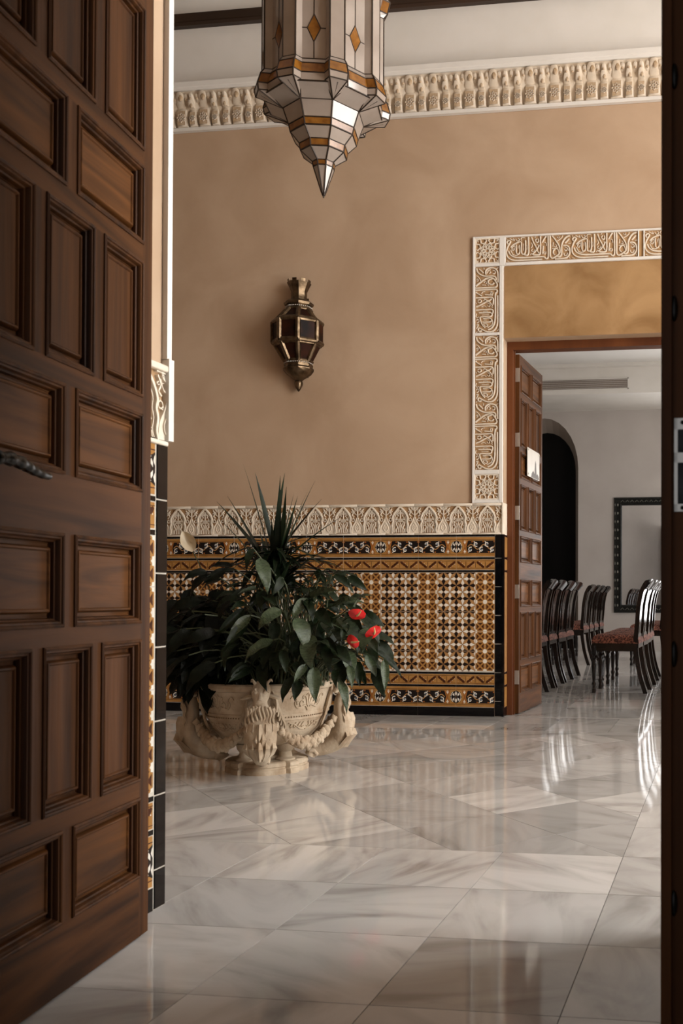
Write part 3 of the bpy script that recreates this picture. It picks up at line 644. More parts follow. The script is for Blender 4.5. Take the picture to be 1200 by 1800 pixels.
# ---- right leaf: free edge towards the camera
d2 = copy_tree(d1); d2.name = 'door_2'; d2['label'] = 'door leaf seen edge-on at the right with a steel strike plate'
for ch in list(d2.children):
    if ch.name.split('.')[0] in ('handle', 'lock_plate', 'hinge'): bpy.data.objects.remove(ch)
e0 = Vector((-.1005, 1.53, 0)); hinge = Vector((-.075, 1.53+LW, 0)); ur = (e0-hinge).normalized(); nr = Vector((-ur.y, ur.x, 0))
d2.location = hinge+nr*(LTk/2); d2.location.z = .006; d2.rotation_euler = (0, 0, math.atan2(ur.y, ur.x))
hy = LTk/2
MB().bbox((0, 0, 0), (1, 1, 1))
lip = MB().box((LW-.0005, -hy, 0), (LW+.011, -hy+.0165, LH)); lip.build('rebate_strip', 'wood', d2)
sp = MB(); x = LW; za, zb = .972, 1.121; y0, y1 = -hy+.020, hy+.0005
for (a, c) in ((za, za+.012), (za+.078, za+.094), (zb-.018, zb)): sp.box((x, y0, a), (x+.0025, y1, c))
sp.box((x, y0, za), (x+.0025, y0+.0055, zb)); sp.box((x, y1-.0055, za), (x+.0025, y1, zb))
spo = sp.build('strike_plate', 'steel', d2)
MB().box((x, y0+.004, za+.010), (x+.0006, y1-.004, zb-.015)).build('bolt_hole', 'iron', spo)
for z in (za+.006, zb-.007): MB().ball((x+.0028, (y0+y1)/2, z), .0035, 8, 5).build('screw', 'iron', spo)
for z in (1.670, 1.297, .745, .350):
    MB().ball((LW+.002, -hy+.020, z), .008, 10, 6, None, (.9, .75, 2.6)).build('edge_latch', 'iron', d2, 60)
# ---- back leaf in the rear doorway
d3 = copy_tree(d1); d3.name = 'door_3'; d3['label'] = 'panelled wooden door leaf opened into the room beyond'
for ch in list(d3.children):
    if ch.name.split('.')[0] in ('handle', 'lock_plate', 'hinge'): bpy.data.objects.remove(ch)
ub = Vector((.058, .998, 0)); nb = Vector((.998, -.058, 0))
d3.location = Vector((-1.478, 6.79, 0))-nb*(LTk/2); d3.location.z = .006; d3.rotation_euler = (0, 0, math.atan2(ub.y, ub.x)); d3.scale = (.93, 1, 1)
hy = LTk/2
for z in (.26, .88, 1.45, 1.98, 2.45): MB().box((-.006, -hy-.003, z-.05), (-.002, hy-.004, z+.05)).build('hinge', 'steel', d3)
# notice on the back leaf
nt_ = empty('notice_plaque', (0, 0, 0)); tag(nt_, 'small pale printed notice with a dark tower picture screwed to the open back door', 'notice')
nt_.location = d3.location; nt_.rotation_euler = d3.rotation_euler
q = -hy-.011
MB().box((.18, q-.004, 1.742), (.53, q, 1.955)).build('board', 'paper', nt_)
pr = MB(); yq = q-.0045
pr.prism([(.28, 1.745), (.50, 1.745), (.50, 1.775), (.46, 1.79), (.44, 1.775), (.425, 1.86), (.41, 1.885), (.395, 1.86), (.38, 1.775), (.34, 1.80), (.30, 1.775)], yq-.0004, yq); pr.build('printed_skyline', 'ink', nt_)
for xx in (.20, .51):
    for z in (1.76, 1.94): MB().ball((xx, q-.005, z), .007, 8, 5).build('screw', 'steel', nt_)
# ---- rear door frame, entry frame
fr = MB(); fr.box((OX0, YB+.10, 0), (-1.514, YB+.20, 2.683)).box((-.063, YB+.10, 0), (OX1, YB+.20, 2.683)).box((-1.514, YB+.10, 2.625), (-.063, YB+.20, 2.683))
fr.box((-1.514, YB+.135, 0), (-1.506, YB+.15, 2.625)); trf = struct('trim_4', fr, 'frame'); tag(trf, 'red brown wooden frame of the rear doorway')
ef = MB(); ef.box((JX-.001, 2.198, 0), (JX+.035, 2.245, 2.782)).box((-.066, 2.198, 0), (-.029, 2.245, 2.782)).box((JX+.035, 2.198, 2.62), (-.066, 2.245, 2.782)); struct('trim_5', ef, 'frame')
# ================================================================== FAR ROOM
YF = 15.4
ax0, ax1 = -3.50, -2.37; axc = (ax0+ax1)/2; rad = (ax1-ax0)/2; zs = 2.95
zrise = 3.78-zs
def arch_pts(rx, rz, n=14): return [(axc+rx*math.cos(PI*k/n), zs+rz*math.sin(PI*k/n)) for k in range(n+1)]
wfm = MB(); AP = arch_pts(rad, zrise)
wfm.box((ax1, YF, 0), (-.35, YF+.3, 5.3)).box((1.55, YF, 0), (3.0, YF+.3, 5.3)).box((-.35, YF, 0), (1.55, YF+.3, .3)).box((-.35, YF, 3.1), (1.55, YF+.3, 5.3)).box((-5.3, YF, 0), (ax0, YF+.3, 5.3))
for k in range(len(AP)-1):
    (xa, za), (xb, zb) = AP[k], AP[k+1]; wfm.prism([(xa, za), (xa, 5.3), (xb, 5.3), (xb, zb)], YF, YF+.3)
struct('wall_far', wfm, 'grey')
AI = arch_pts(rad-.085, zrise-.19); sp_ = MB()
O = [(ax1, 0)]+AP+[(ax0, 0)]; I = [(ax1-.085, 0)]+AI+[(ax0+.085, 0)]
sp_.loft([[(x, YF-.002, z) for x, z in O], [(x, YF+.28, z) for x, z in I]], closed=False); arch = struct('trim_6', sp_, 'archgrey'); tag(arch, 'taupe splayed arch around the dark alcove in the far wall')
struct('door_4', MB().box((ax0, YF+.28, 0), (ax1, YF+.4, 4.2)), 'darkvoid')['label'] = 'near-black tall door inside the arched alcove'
SF = 14.12; ZS = 3.885
so = MB().box((-5.2, SF, ZS), (2.9, YF+.05, 4.32)); soff = struct('ceiling_soffit', so, 'white')
struct('ceiling_dining', MB().box((-5.3, 6.88, 4.32), (3.0, 15.7, 4.45)), 'ceil')
struct('trim_7', MB().box((-5.2, SF-.10, 4.27), (2.9, SF, 4.32)), 'white')
vt = empty('air_vent', (-2.25, SF, 4.03)); tag(vt, 'long slotted air vent set in the white ceiling soffit of the far room', 'vent')
b = MB().box((-.83, -.012, -.085), (.83, 0, -.07)).box((-.83, -.012, .07), (.83, 0, .085)).box((-.83, -.012, -.085), (-.815, 0, .085)).box((.815, -.012, -.085), (.83, 0, .085)); b.build('vent_frame', 'white', vt)
MB().box((-.82, -.002, -.075), (.82, .002, .075)).build('vent_back', 'archgrey', vt)
for k in range(5): MB().box((-.815, -.011, -.056+k*.028-.003), (.815, -.002, -.056+k*.028+.003)).build('slat', 'grey', vt)
struct('baseboard_far', MB().box((ax1+.01, YF-.02, 0), (2.9, YF, .10)), 'grey')
wd_ = MB(); [wd_.box((xx, YF+.1, .3), (xx+.06, YF+.16, 3.1)) for xx in (-.35, .57, 1.49)]; wd_.box((-.35, YF+.1, .3), (1.55, YF+.16, .37)).box((-.35, YF+.1, 3.03), (1.55, YF+.16, 3.1)); struct('window_3', wd_, 'frame')
# ---- mirror
mi = empty('wall_mirror', (-1.10, YF, 1.535)); tag(mi, 'large mirror in a carved black frame on the far wall', 'mirror')
hw, hh = .68, .93
MB().box((-hw+.10, -.02, -hh+.10), (hw-.10, -.012, hh-.10)).build('mirror_glass', 'mirror', mi)
fb = MB(); ring = lambda i, y: [(-hw+i, y, -hh+i), (hw-i, y, -hh+i), (hw-i, y, hh-i), (-hw+i, y, hh-i)]
fb.loft([ring(0, 0), ring(0, -.03), ring(.012, -.045), ring(.03, -.045), ring(.04, -.035), ring(.085, -.04), ring(.10, -.055), ring(.118, -.05), ring(.13, -.02), ring(.13, 0)]); fr_ = fb.build('frame', 'mframe', mi)
bd = MB()
for s in (-1, 1):
    for k in range(13):
        z = -hh+.12+k*(2*hh-.24)/12; bd.ball((s*(hw-.02), -.046, z), .011, 6, 4, None, (.6, .6, 2.2)); bd.ball((s*(hw-.062), -.037, z), .014, 6, 4, None, (1, .4, 1.6))
    for k in range(15):
        x = -hw+.14+k*(2*hw-.28)/14; bd.tube([(x-.03, -.037, s*(hh-.062)-.016), (x, -.04, s*(hh-.062)+.016), (x+.03, -.037, s*(hh-.062)-.016)], .004, 4)
bd.build('carving', 'gold', fr_)['kind'] = 'stuff'
# ---- chairs
def make_chair():
    root = empty('dining_chair', (0, 0, 0)); W2 = .19      # faces -x; rear legs at x=0, front legs at x=-.40
    for s in (-1, 1):
        P = smooth_pts([(.075, s*W2, 0), (.025, s*W2, .16), (-.005, s*W2, .34), (-.012, s*W2, .46), (.0, s*W2, .60), (.012, s*W2, .76), (.040, s*W2, .90), (.082, s*W2, .985), (.105, s*W2, 1.0)], 4)
        b = MB(); R = []
        for i, q in enumerate(P):
            t = i/(len(P)-1); hx = .020 if t < .8 else .020-.004*(t-.8)/.2; R.append([(q[0]-hx, q[1]-.015, q[2]), (q[0]+hx, q[1]-.015, q[2]), (q[0]+hx, q[1]+.015, q[2]), (q[0]-hx, q[1]+.015, q[2])])
        b.loft(R, True, True).build('back_post', 'chairwood', root, 35)
        lg = MB(); lg.lathe([(.018, 0), (.020, .02), (.013, .05), (.022, .08), (.013, .10), (.017, .13), (.023, .24), (.024, .27), (.015, .29), (.026, .31), (.016, .33), (.026, .345), (.026, .42)], 10, (-.385, s*W2, 0))
        lg.build('front_leg', 'chairwood', root, 50)
        MB().box((-.40, s*W2-.012, .37), (.005, s*W2+.012, .44)).build('seat_rail', 'chairwood', root)
    MB().box((-.405, -W2, .37), (-.372, W2, .44)).build('seat_rail', 'chairwood', root)
    MB().box((-.025, -W2, .40), (.012, W2, .455)).build('seat_rail', 'chairwood', root)
    b = MB(); R = []
    for t in range(7):
        a = t/6; z = .44+.085*math.sin(a*PI/2)**.8; k = math.cos(a*PI/2)**.35 if t < 6 else .25
        R.append([(-.195+.212*k*c_, .205*k*s_, z) for c_, s_ in ((-1, -1), (0, -1.03), (1, -1), (1.02, 0), (1, 1), (0, 1.03), (-1, 1), (-1.03, 0))])
    b.loft(R, True, True).build('seat', 'seat', root, 60)
    tp = MB(); R = []
    for k in range(9):
        y = -W2+2*W2*k/8; dz = .02*math.cos(k/8*2*PI)+.0; z = .955+.018*math.sin(PI*k/8)
        R.append([(.045, y, z-.045), (.065, y, z-.045), (.118, y, z+.04-.02*(abs(k-4) == 4)), (.096, y, z+.045-.02*(abs(k-4) == 4))])
    tp.loft(R, True, True).build('top_rail', 'chairwood', root, 40)
    sp = MB(); R = []
    for x, z, w_ in ((-.005, .50, .055), (.0, .58, .04), (.006, .68, .055), (.014, .78, .075), (.034, .87, .06), (.052, .92, .085)):
        R.append([(x-.007, -w_, z), (x+.007, -w_, z), (x+.007, w_, z), (x-.007, w_, z)])
    sp.loft(R, True, True).build('splat', 'chairwood', root, 40)
    MB().box((-.018, -W2, .485), (.004, W2, .52)).build('cross_rail', 'chairwood', root)
    return root
proto = make_chair(); k = 0
O4 = ('nearest', 'second', 'third', 'farthest')
for row, X in (('right', -.76), ('left', -1.655)):
    for blk, Ys in (('front', 8.61), ('rear', 12.07)):
        for i in range(4):
            c = proto if k == 0 else copy_tree(proto); k += 1
            c.location = (X-(.10 if blk == 'rear' and row == 'left' else 0)+random.uniform(-.012, .012), Ys+.49*i, 0); c.rotation_euler = (0, 0, random.uniform(-.03, .03))
            tag(c, '%s dark scroll-backed chair in the %s block of the %s-hand row' % (O4[i], {'front': 'nearer', 'rear': 'farther'}[blk], row), 'chair', 'dark dining chairs in rows beyond the door')
# ================================================================== CHANDELIER
def pane(P, m, parent, th=.003, shrink=.0025, name='pane', push=0.):
    P = [Vector(q) for q in P]; c = sum(P, Vector())/len(P); n = Vector()
    for i in range(len(P)): n += (P[i]-c).cross(P[(i+1) % len(P)]-c)
    if n.length < 1e-10: return
    n.normalize(); a = [q+(c-q).normalized()*min(shrink, (c-q).length*.5) for q in P]
    b = MB(); b.loft([[q-n*th/2+n*push for q in a], [q+n*th/2+n*push for q in a]], True, True); return b.build(name, m, parent)
chx, chy = -1.97, 4.5
ch = empty('lantern_chandelier', (chx, chy, 0)); tag(ch, 'large faceted milky glass lantern with amber bands hanging from the ceiling', 'chandelier')
came = MB(); az0 = math.radians(-77)
def cpt(ap, k, z, off=0.):                           # core octagon corner between panel k and k+1
    R_ = ap/math.cos(PI/8); a = az0+(k+.5)*PI/4; return Vector((R_*math.cos(a), R_*math.sin(a), z))
core = [(4.02, .20, 'm'), (3.90, .26, 'a'), (3.86, .275, 'm'), (3.80, .262, 'a'), (3.775, .25, None), (3.37, .25, 'm'), (3.344, .262, 'a'), (3.294, .275, 'm'), (3.256, .272, 'm'), (3.22, .180, 'm'), (3.145, .155, 'a'), (3.112, .148, 'm'), (3.065, .108, 'a'), (3.032, .103, 'm'), (2.989, .050, 'a'), (2.965, .046, 'm'), (2.842, .008, None)]
def bayp(k, R_, hw, ap, z):                          # protruding bay astride corner k
    a = az0+(k+.5)*PI/4; d = Vector((math.cos(a), math.sin(a), 0)); t = Vector((-d.y, d.x, 0)); rb = ap/math.cos(PI/8)-.022; hb = hw+.012
    z_ = Vector((0, 0, z)); return [d*rb-t*hb+z_, d*R_-t*hw+z_, d*R_+t*hw+z_, d*rb+t*hb+z_]
bay = [(3.90, .29, .034, .255, 'm'), (3.86, .318, .043, .275, 'a'), (3.80, .305, .040, .262, 'm'), (3.775, .288, .034, .25, 'm'), (3.37, .288, .034, .25, 'm'), (3.344, .305, .040, .262, 'a'), (3.294, .320, .044, .275, 'm'), (3.262, .315, .041, .272, 'm')]
def ce(a, b, rr=.0042): came.tube([a, b], rr, 5)
for k in range(8):
    for i in range(len(core)-1):
        z0, a0, _ = core[i]; z1, a1, _m = core[i+1][0], core[i+1][1], core[i][2]
        A, B, C, D = cpt(a0, k-1, z0), cpt(a0, k, z0), cpt(a1, k, z1), cpt(a1, k-1, z1)
        ce(C, D); ce(B, C)
        if _m: pane([A, B, C, D], {'m': 'milk', 'a': 'amber'}[_m], ch)
        else:                                        # tall panel with the amber diamond
            def fp(s, z): t = (z-z1)/(z0-z1); L0 = D+(A-D)*t; R0 = C+(B-C)*t; return (L0+R0)/2+(R0-L0)/2*s
            ww = (B-A).length/2; e = .70; dw, dh, zc = .031/ww, .065, 3.516
            for s in (-1, 1):
                pane([fp(s*e, z0), fp(0, z0), fp(0, zc+dh), fp(s*dw, zc), fp(s*e, zc)], 'milk', ch); pane([fp(s*e, z1), fp(0, z1), fp(0, zc-dh), fp(s*dw, zc), fp(s*e, zc)], 'milk', ch)
                ce(fp(s*e, z0), fp(s*e, z1)); ce(fp(s*dw, zc), fp(s*e, zc), .0034); ce(fp(0, zc+s*dh), fp(s*dw, zc), .0034); ce(fp(0, zc+s*dh), fp(-s*dw, zc), .0034); ce(fp(0, zc+s*dh), fp(0, z0 if s > 0 else z1), .0034)
            pane([fp(dw, zc), fp(0, zc+dh), fp(-dw, zc), fp(0, zc-dh)], 'amber', ch, push=.0005)
    Q = [bayp(k, q[1], q[2], q[3], q[0]) for q in bay]; apex = cpt(.182, k, 3.218)
    for i in range(len(bay)-1):
        m_ = {'m': 'milk', 'a': 'amber'}[bay[i][4]]
        for j in range(3): pane([Q[i][j], Q[i][j+1], Q[i+1][j+1], Q[i+1][j]], m_, ch)
        for j in (1, 2): ce(Q[i][j], Q[i+1][j])
        for j in range(3): ce(Q[i+1][j], Q[i+1][j+1], .0038)
        if i == 0:
            for j in range(3): ce(Q[0][j], Q[0][j+1])
    for j in range(3): pane([Q[-1][j], Q[-1][j+1], apex], 'milk', ch, shrink=.002)
    for j in range(4): ce(Q[-1][j], apex, .0038)
came.ball((0, 0, 2.838), .011, 8, 5); came.tube([(0, 0, 2.835), (0, 0, 2.818)], [.006, .003], 6)
cm_ = came.build('lead_came', 'came', ch, 60); cm_['kind'] = 'stuff'
b = MB().lathe([(.20, 4.02), (.21, 4.03), (.06, 4.12), (.05, 4.16), (.02, 4.18), (.0, 4.18)], 16); b.build('cap', 'bronze', ch, 40)
MB().tube([(0, 0, 4.17), (0, 0, 5.47)], .012, 8).build('suspension_rod', 'bronze', ch, 60)
MB().lathe([(.0, 5.46), (.07, 5.46), (.085, 5.498), (.0, 5.498)], 16).build('ceiling_rose', 'bronze', ch, 40)
# ================================================================== WALL SCONCE
scx, scy = -3.072, YB-.035
sc = empty('wall_sconce', (scx, scy, 0)); tag(sc, 'bronze lantern sconce with dark glass panes and a crown on the beige wall', 'wall lamp')
sz = lambda y: 3.146-(y-165)*.000527
def oct(rr, z, n=8, ph=math.radians(-67.5)): return [Vector((rr*math.cos(ph+k*2*PI/n), rr*math.sin(ph+k*2*PI/n), z)) for k in range(n)]
def half(v): return [Vector((q.x, min(q.y, .032), q.z)) for q in v]
def metal(name, prof, m='bronze'):
    b = MB(); b.loft([half(oct(rr, sz(y))) for y, rr in prof], True, True); return b.build(name, m, sc, 35)
metal('neck', [(470, .045), (440, .058), (400, .055), (330, .055), (270, .068)])
cr = MB()
for k in range(8):
    P = oct(.068, sz(270)); Q = oct(.086, sz(205)); T_ = oct(.088, sz(168)); j = (k+1) % 8
    e = lambda A, B, t: A+(B-A)*t
    F = [P[k], P[j], Q[j], e(Q[k], Q[j], .74), e(T_[k], T_[j], .74), e(T_[k], T_[j], .26), e(Q[k], Q[j], .26), Q[k]]
    F = half(F); n = Vector((math.cos(math.radians(-45+45*k)), math.sin(math.radians(-45+45*k)), 0))
    cr.loft([[q for q in F], [q-n*.004 for q in F]], True, True)
cr.build('crown', 'bronze', sc)
metal('upper_collar', [(580, .085), (560, .092), (525, .088), (520, .102), (490, .108), (470, .098), (440, .06)])
metal('lower_collar', [(1290, .098), (1305, .102), (1335, .096), (1340, .104), (1365, .1), (1390, .110), (1420, .108), (1470, .085), (1520, .045), (1550, .026)])
fn = MB(); fn.loft([half(oct(rr, sz(y), 12)) for y, rr in ((1545, .018), (1560, .028), (1590, .030), (1620, .027), (1670, .014), (1700, .004))], True, True); fn.build('finial', 'bronze', sc, 60)
cage = [(585, .092), (748, .168), (770, .184), (1045, .184), (1068, .168), (1290, .098)]
CR = [half(oct(rr, sz(y))) for y, rr in cage]
gb = MB()
def bar3(A, B, wd=.011, out=.006):
    d = (B-A).normalized(); m_ = (A+B)/2; o = Vector((m_.x, m_.y, 0)); o = o.normalized() if o.length > 1e-5 else Vector((0, -1, 0)); t = d.cross(o).normalized(); o = t.cross(d).normalized()
    gb.loft([[q-t*wd-o*.004, q-t*wd*.7+o*out, q+o*out*1.6, q+t*wd*.7+o*out, q+t*wd-o*.004] for q in (A, B)], True, True)
vis = [k for k in range(8) if not (CR[2][k].y >= .031 and CR[2][(k+1) % 8].y >= .031)]
for k in range(8):
    for i in range(5):
        if CR[i][k].y < .031 or CR[i+1][k].y < .031: bar3(CR[i][k], CR[i+1][k], .019, .009)
for k in vis:
    j = (k+1) % 8
    for i in (0, 1, 2, 3, 4, 5): bar3(CR[i][k], CR[i][j], .012 if i in (0, 5) else .017)
    for i in (0, 2, 4): pane([CR[i][k], CR[i][j], CR[i+1][j], CR[i+1][k]], 'darkglass', sc, .003, .004)
gbo = gb.build('cage', 'bronze', sc); gbo['kind'] = 'stuff'
bp = MB().box((-.06, .030, sz(1500)), (.06, .036, sz(400))); bp.build('back_plate', 'bronze', sc)
bead = MB()
for y, rr in ((545, .094), (1320, .103)):
    V = half(oct(rr, sz(y)))
    for k in vis:
        for t in range(5): q = V[k]+(V[(k+1) % 8]-V[k])*(t+.5)/5; bead.ball(q, .0045, 5, 4)
bo = bead.build('beading', 'steel', sc); bo['kind'] = 'stuff'
# ================================================================== STONE PLANTER
PC = Vector((-2.224, 4.45, 0)); PR = math.radians(21.6)
pl = empty('stone_planter', PC, PR); pl.scale = (.885, .885, 1); tag(pl, 'pale carved stone planter with winged beasts and garlands standing on the marble floor', 'planter')
prof = [(.10, .125), (.17, .135), (.235, .165), (.285, .215), (.308, .262), (.313, .266), (.315, .294), (.311, .298), (.320, .34), (.335, .395), (.338, .40), (.352, .405), (.357, .418), (.352, .432), (.335, .438), (.318, .432), (.305, .40), (.0, .39)]
def bowl_r(z):
    for (r0, z0), (r1, z1) in zip(prof[:10], prof[1:10]):
        if z0 <= z <= z1: return r0+(r1-r0)*(z-z0)/max(1e-6, z1-z0)
    return .335
bw = MB().lathe(prof[:-1]+[(.30, .40)], 48, cap=False); bowl = bw.build('bowl', 'stone', pl, 35)
MB().lathe([(.302, .395), (.15, .405), (.0, .41)], 24).build('soil', 'soil', pl)
MB().lathe([(.10, .13), (.08, .118), (.072, .10), (.09, .088), (.115, .082), (.125, .072), (.115, .062), (.11, .055)], 28).build('stem', 'stone', pl, 40)
def bo_(kk):
    P = []
    for i in range(96):
        t = 2*PI*i/96; q = (t+PI/4) % (PI/2)-PI/4; a = abs(math.degrees(q))
        rr = .208+.012*math.cos(math.radians(a*3)) if a < 30 else (.200 if a < 34 else .222)
        P.append((rr*kk*math.cos(t-PI/2), rr*kk*math.sin(t-PI/2)))
    return P
bs = MB(); bs.loft([[(x, y, z) for x, y in bo_(s)] for s, z in ((1.0, 0), (1.0, .022), (.965, .026), (.965, .032), (.99, .036), (.985, .052), (.94, .058), (.6, .060))], True, True); bs.build('base', 'stone', pl, 30)
fs = MB()
for a in range(4):                                   # small plinth blocks by the stem
    t = a*PI/2+PI/4-PI/2; fs.lathe([(.0, .058), (.05, .058), (.052, .066), (.036, .074), (.032, .10), (.045, .115), (.05, .14)], 12, (.145*math.cos(t), .145*math.sin(t), 0))
fs.build('support_block', 'stone', pl, 40)['kind'] = 'stuff'
# bead row and floral relief on the bowl
bd = MB()
for k in range(132):
    t = 2*PI*k/132; bd.ball((.3165*math.cos(t), .3165*math.sin(t), .280), .0035, 5, 4)
bdo = bd.build('bead_row', 'stoned', bowl); bdo['kind'] = 'stuff'
rl = MB()
def onbowl(pts, wd, tp=False):
    R = []; n = len(pts)
    for i, (t, z) in enumerate(pts):
        a, b_ = pts[max(i-1, 0)], pts[min(i+1, n-1)]; rr = bowl_r(z); dt, dz = (b_[0]-a[0])*rr, b_[1]-a[1]; L_ = math.hypot(dt, dz) or 1; px, pz = -dz/L_, dt/L_; k = wd/2*(1-.7*i/(n-1) if tp else 1)
        def P3(s, o): tt = t+s*px*k/rr; zz = z+s*pz*k; q = bowl_r(zz)+o; return (q*math.cos(tt), q*math.sin(tt), zz)
        R.append([P3(1, -.002), P3(.6, .0065), P3(-.6, .0065), P3(-1, -.002)])
    rl.loft(R, True, True)
for a in range(4):
    c = a*PI/2-PI/4
    onbowl([(c, .305), (c, .335), (c, .375)], .012)
    for s in (-1, 1):
        onbowl(smooth_pts([(c, .308), (c+s*.06, .330), (c+s*.13, .325), (c+s*.17, .343), (c+s*.13, .356), (c+s*.10, .345)], 3), .010, True)
        onbowl(smooth_pts([(c+s*.02, .330), (c+s*.05, .362), (c+s*.10, .378), (c+s*.13, .372), (c+s*.11, .362)], 3), .009, True)
        onbowl(smooth_pts([(c+s*.13, .325), (c+s*.21, .322), (c+s*.26, .342), (c+s*.24, .360), (c+s*.20, .352)], 3), .009, True)
        onbowl(smooth_pts([(c+s*.21, .335), (c+s*.25, .372), (c+s*.31, .380), (c+s*.34, .366)], 3), .009, True)
        onbowl(smooth_pts([(c, .375), (c+s*.03, .388), (c+s*.06, .38)], 3), .008, True)
        for q in (.05, .12, .2, .27): onbowl(smooth_pts([(c+s*q, .252-.01*q), (c+s*(q+.03), .238), (c+s*(q+.01), .226), (c+s*(q-.02), .232)], 3), .008, True)
        onbowl(smooth_pts([(c+s*.02, .215), (c+s*.12, .222), (c+s*.24, .244), (c+s*.34, .25)], 3), .007)
rlo = rl.build('floral_relief', 'stone', bowl, 50); rlo['kind'] = 'stuff'
# winged beast figures
def beast(az):
    d = Vector((math.cos(az), math.sin(az), 0)); t = Vector((-d.y, d.x, 0)); Z = Vector((0, 0, 1))
    def P(rho, z, s=0.): return d*rho+t*s+Z*z
    sp = [(.325, .445, .030, .018), (.350, .432, .042, .030), (.372, .412, .047, .036), (.392, .388, .043, .036), (.405, .366, .034, .032), (.400, .345, .040, .034), (.392, .318, .056, .036), (.392, .28, .068, .040), (.400, .24, .078, .048), (.405, .20, .082, .054), (.392, .160, .074, .058), (.358, .125, .054, .052), (.305, .098, .038, .040), (.262, .085, .032, .032), (.235, .075, .034, .030), (.225, .060, .034, .030)]
    sp = smooth_pts(sp, 3); b = MB(); R = []
    for i, (rho, z, hw, hd) in enumerate(sp):
        r0, z0 = sp[max(i-1, 0)][:2]; r1, z1 = sp[min(i+1, len(sp)-1)][:2]; tt = (d*(r1-r0)+Z*(z1-z0)).normalized(); n = tt.cross(t).normalized()
        R.append([P(rho, z)+t*hw*math.cos(k*PI/6)+n*hd*math.sin(k*PI/6) for k in range(12)])
    b.loft(R, True, True); body = b.build('beast_figure', 'stone', pl, 60)
    h = MB()                                          # head details
    h.tube([P(.405, .412), P(.428, .385), P(.436, .372)], [.010, .013, .012], 6)                       # nose
    h.tube([P(.428, .360, -.016), P(.433, .357), P(.428, .360, .016)], .006, 5)
    for s in (-1, 1):
        h.ball(P(.412, .408, s*.022), .011, 8, 5)
        h.tube([P(.392, .424, s*.012), P(.412, .422, s*.026), P(.398, .408, s*.042)], [.004, .007, .004], 5)   # brow
        h.tube([P(.375, .392, s*.036), P(.372, .386, s*.062), P(.368, .378, s*.092), P(.366, .377, s*.104)], [.012, .020, .015, .003], 6, flat=.55)  # ear
        h.tube(smooth_pts([P(.372, .43, s*.020), P(.368, .452, s*.034), P(.35, .462, s*.046), P(.335, .452, s*.052)], 3), [.010-.0007*k for k in range(10)], 6)  # horn
        for q in range(6):                            # swept wing and mane ridges along the bowl
            a0 = .05+.012*q; h.tube(smooth_pts([P(.345-.008*q, .425-.02*q, s*(.040+.004*q)), P(.345-.006*q, .395-.022*q, s*(.062+.007*q)), P(.338-.008*q, .35-.022*q, s*(.075+.008*q)), P(.335-.01*q, .31-.02*q, s*(.072+.006*q))], 3), .007, 5)
    h.build('head_and_wings', 'stone', body, 60)['kind'] = 'stuff'
    br = MB()
    for q in range(9):                                # wavy beard
        s = (q-4)*.0155; pts = []
        for k in range(9): z = .352-.0135*k-.003*abs(q-4); rho = .440-.0015*k-abs(s)*.30; pts.append(P(rho+.006*math.sin(k*1.4+q), z, s*(1+.02*k)+.005*math.sin(k*1.1+q*.8)))
        br.tube(pts, [.0095*(1-.06*k) for k in range(9)], 5)
    br.build('beard', 'stone', body, 60)['kind'] = 'stuff'
    fe = MB()
    for row in range(3):                              # pointed breast feathers
        for q in range(5-row % 2):
            s = (q-(4-row % 2)/2)*.031; z0 = .268-.040*row; rho = .452+.006*row-abs(s)*.62
            P0, P1, P2, P3 = P(rho, z0, s), P(rho+.012, z0-.03, s*1.06), P(rho+.010-.014*row, z0-.062, s*.86), P(rho-.020*(row+.1), z0-.095, s*.45)
            R = []
            for q_, w_ in ((P0, .009), (P1, .020), (P2, .016), (P3, .003)): R.append([q_-t*w_-d*.010, q_+d*.008, q_+t*w_-d*.010])
            fe.loft(R, True, True)
    fe.build('breast_feathers', 'stone', body, 35)['kind'] = 'stuff'
    pw = MB()
    for q in range(4): s = (q-1.5)*.017; pw.tube([P(.225, .082, s), P(.252, .084, s*1.1), P(.266, .066, s*1.15), P(.262, .060, s*1.15)], [.010, .0115, .009, .004], 7)
    pw.build('paw', 'stone', body, 60)['kind'] = 'stuff'
    return body
for a in range(4): beast(a*PI/2-PI/2)
gl = MB()
for a in range(4):                                   # fruit garlands slung between the beasts
    c0 = a*PI/2-PI/2+.20; c1 = (a+1)*PI/2-PI/2-.20; n = 15
    for k in range(n):
        u_ = k/(n-1); t = c0+(c1-c0)*u_; sag = 4*u_*(1-u_); rr = .362-.045*sag; z = .245-.095*sag; fat = .018+.013*sag
        p_ = (rr*math.cos(t), rr*math.sin(t), z); gl.ball(p_, fat, 8, 6)
        for q in range(4):
            w_ = q*PI/2+k*.7; rp = rr+fat*.75*math.cos(w_); gl.ball((rp*math.cos(t+.02*(q % 2)), rp*math.sin(t+.02*(q % 2)), z+fat*.75*math.sin(w_)), fat*.48, 6, 4)
gl.build('garland', 'stone', pl, 60)['kind'] = 'stuff'
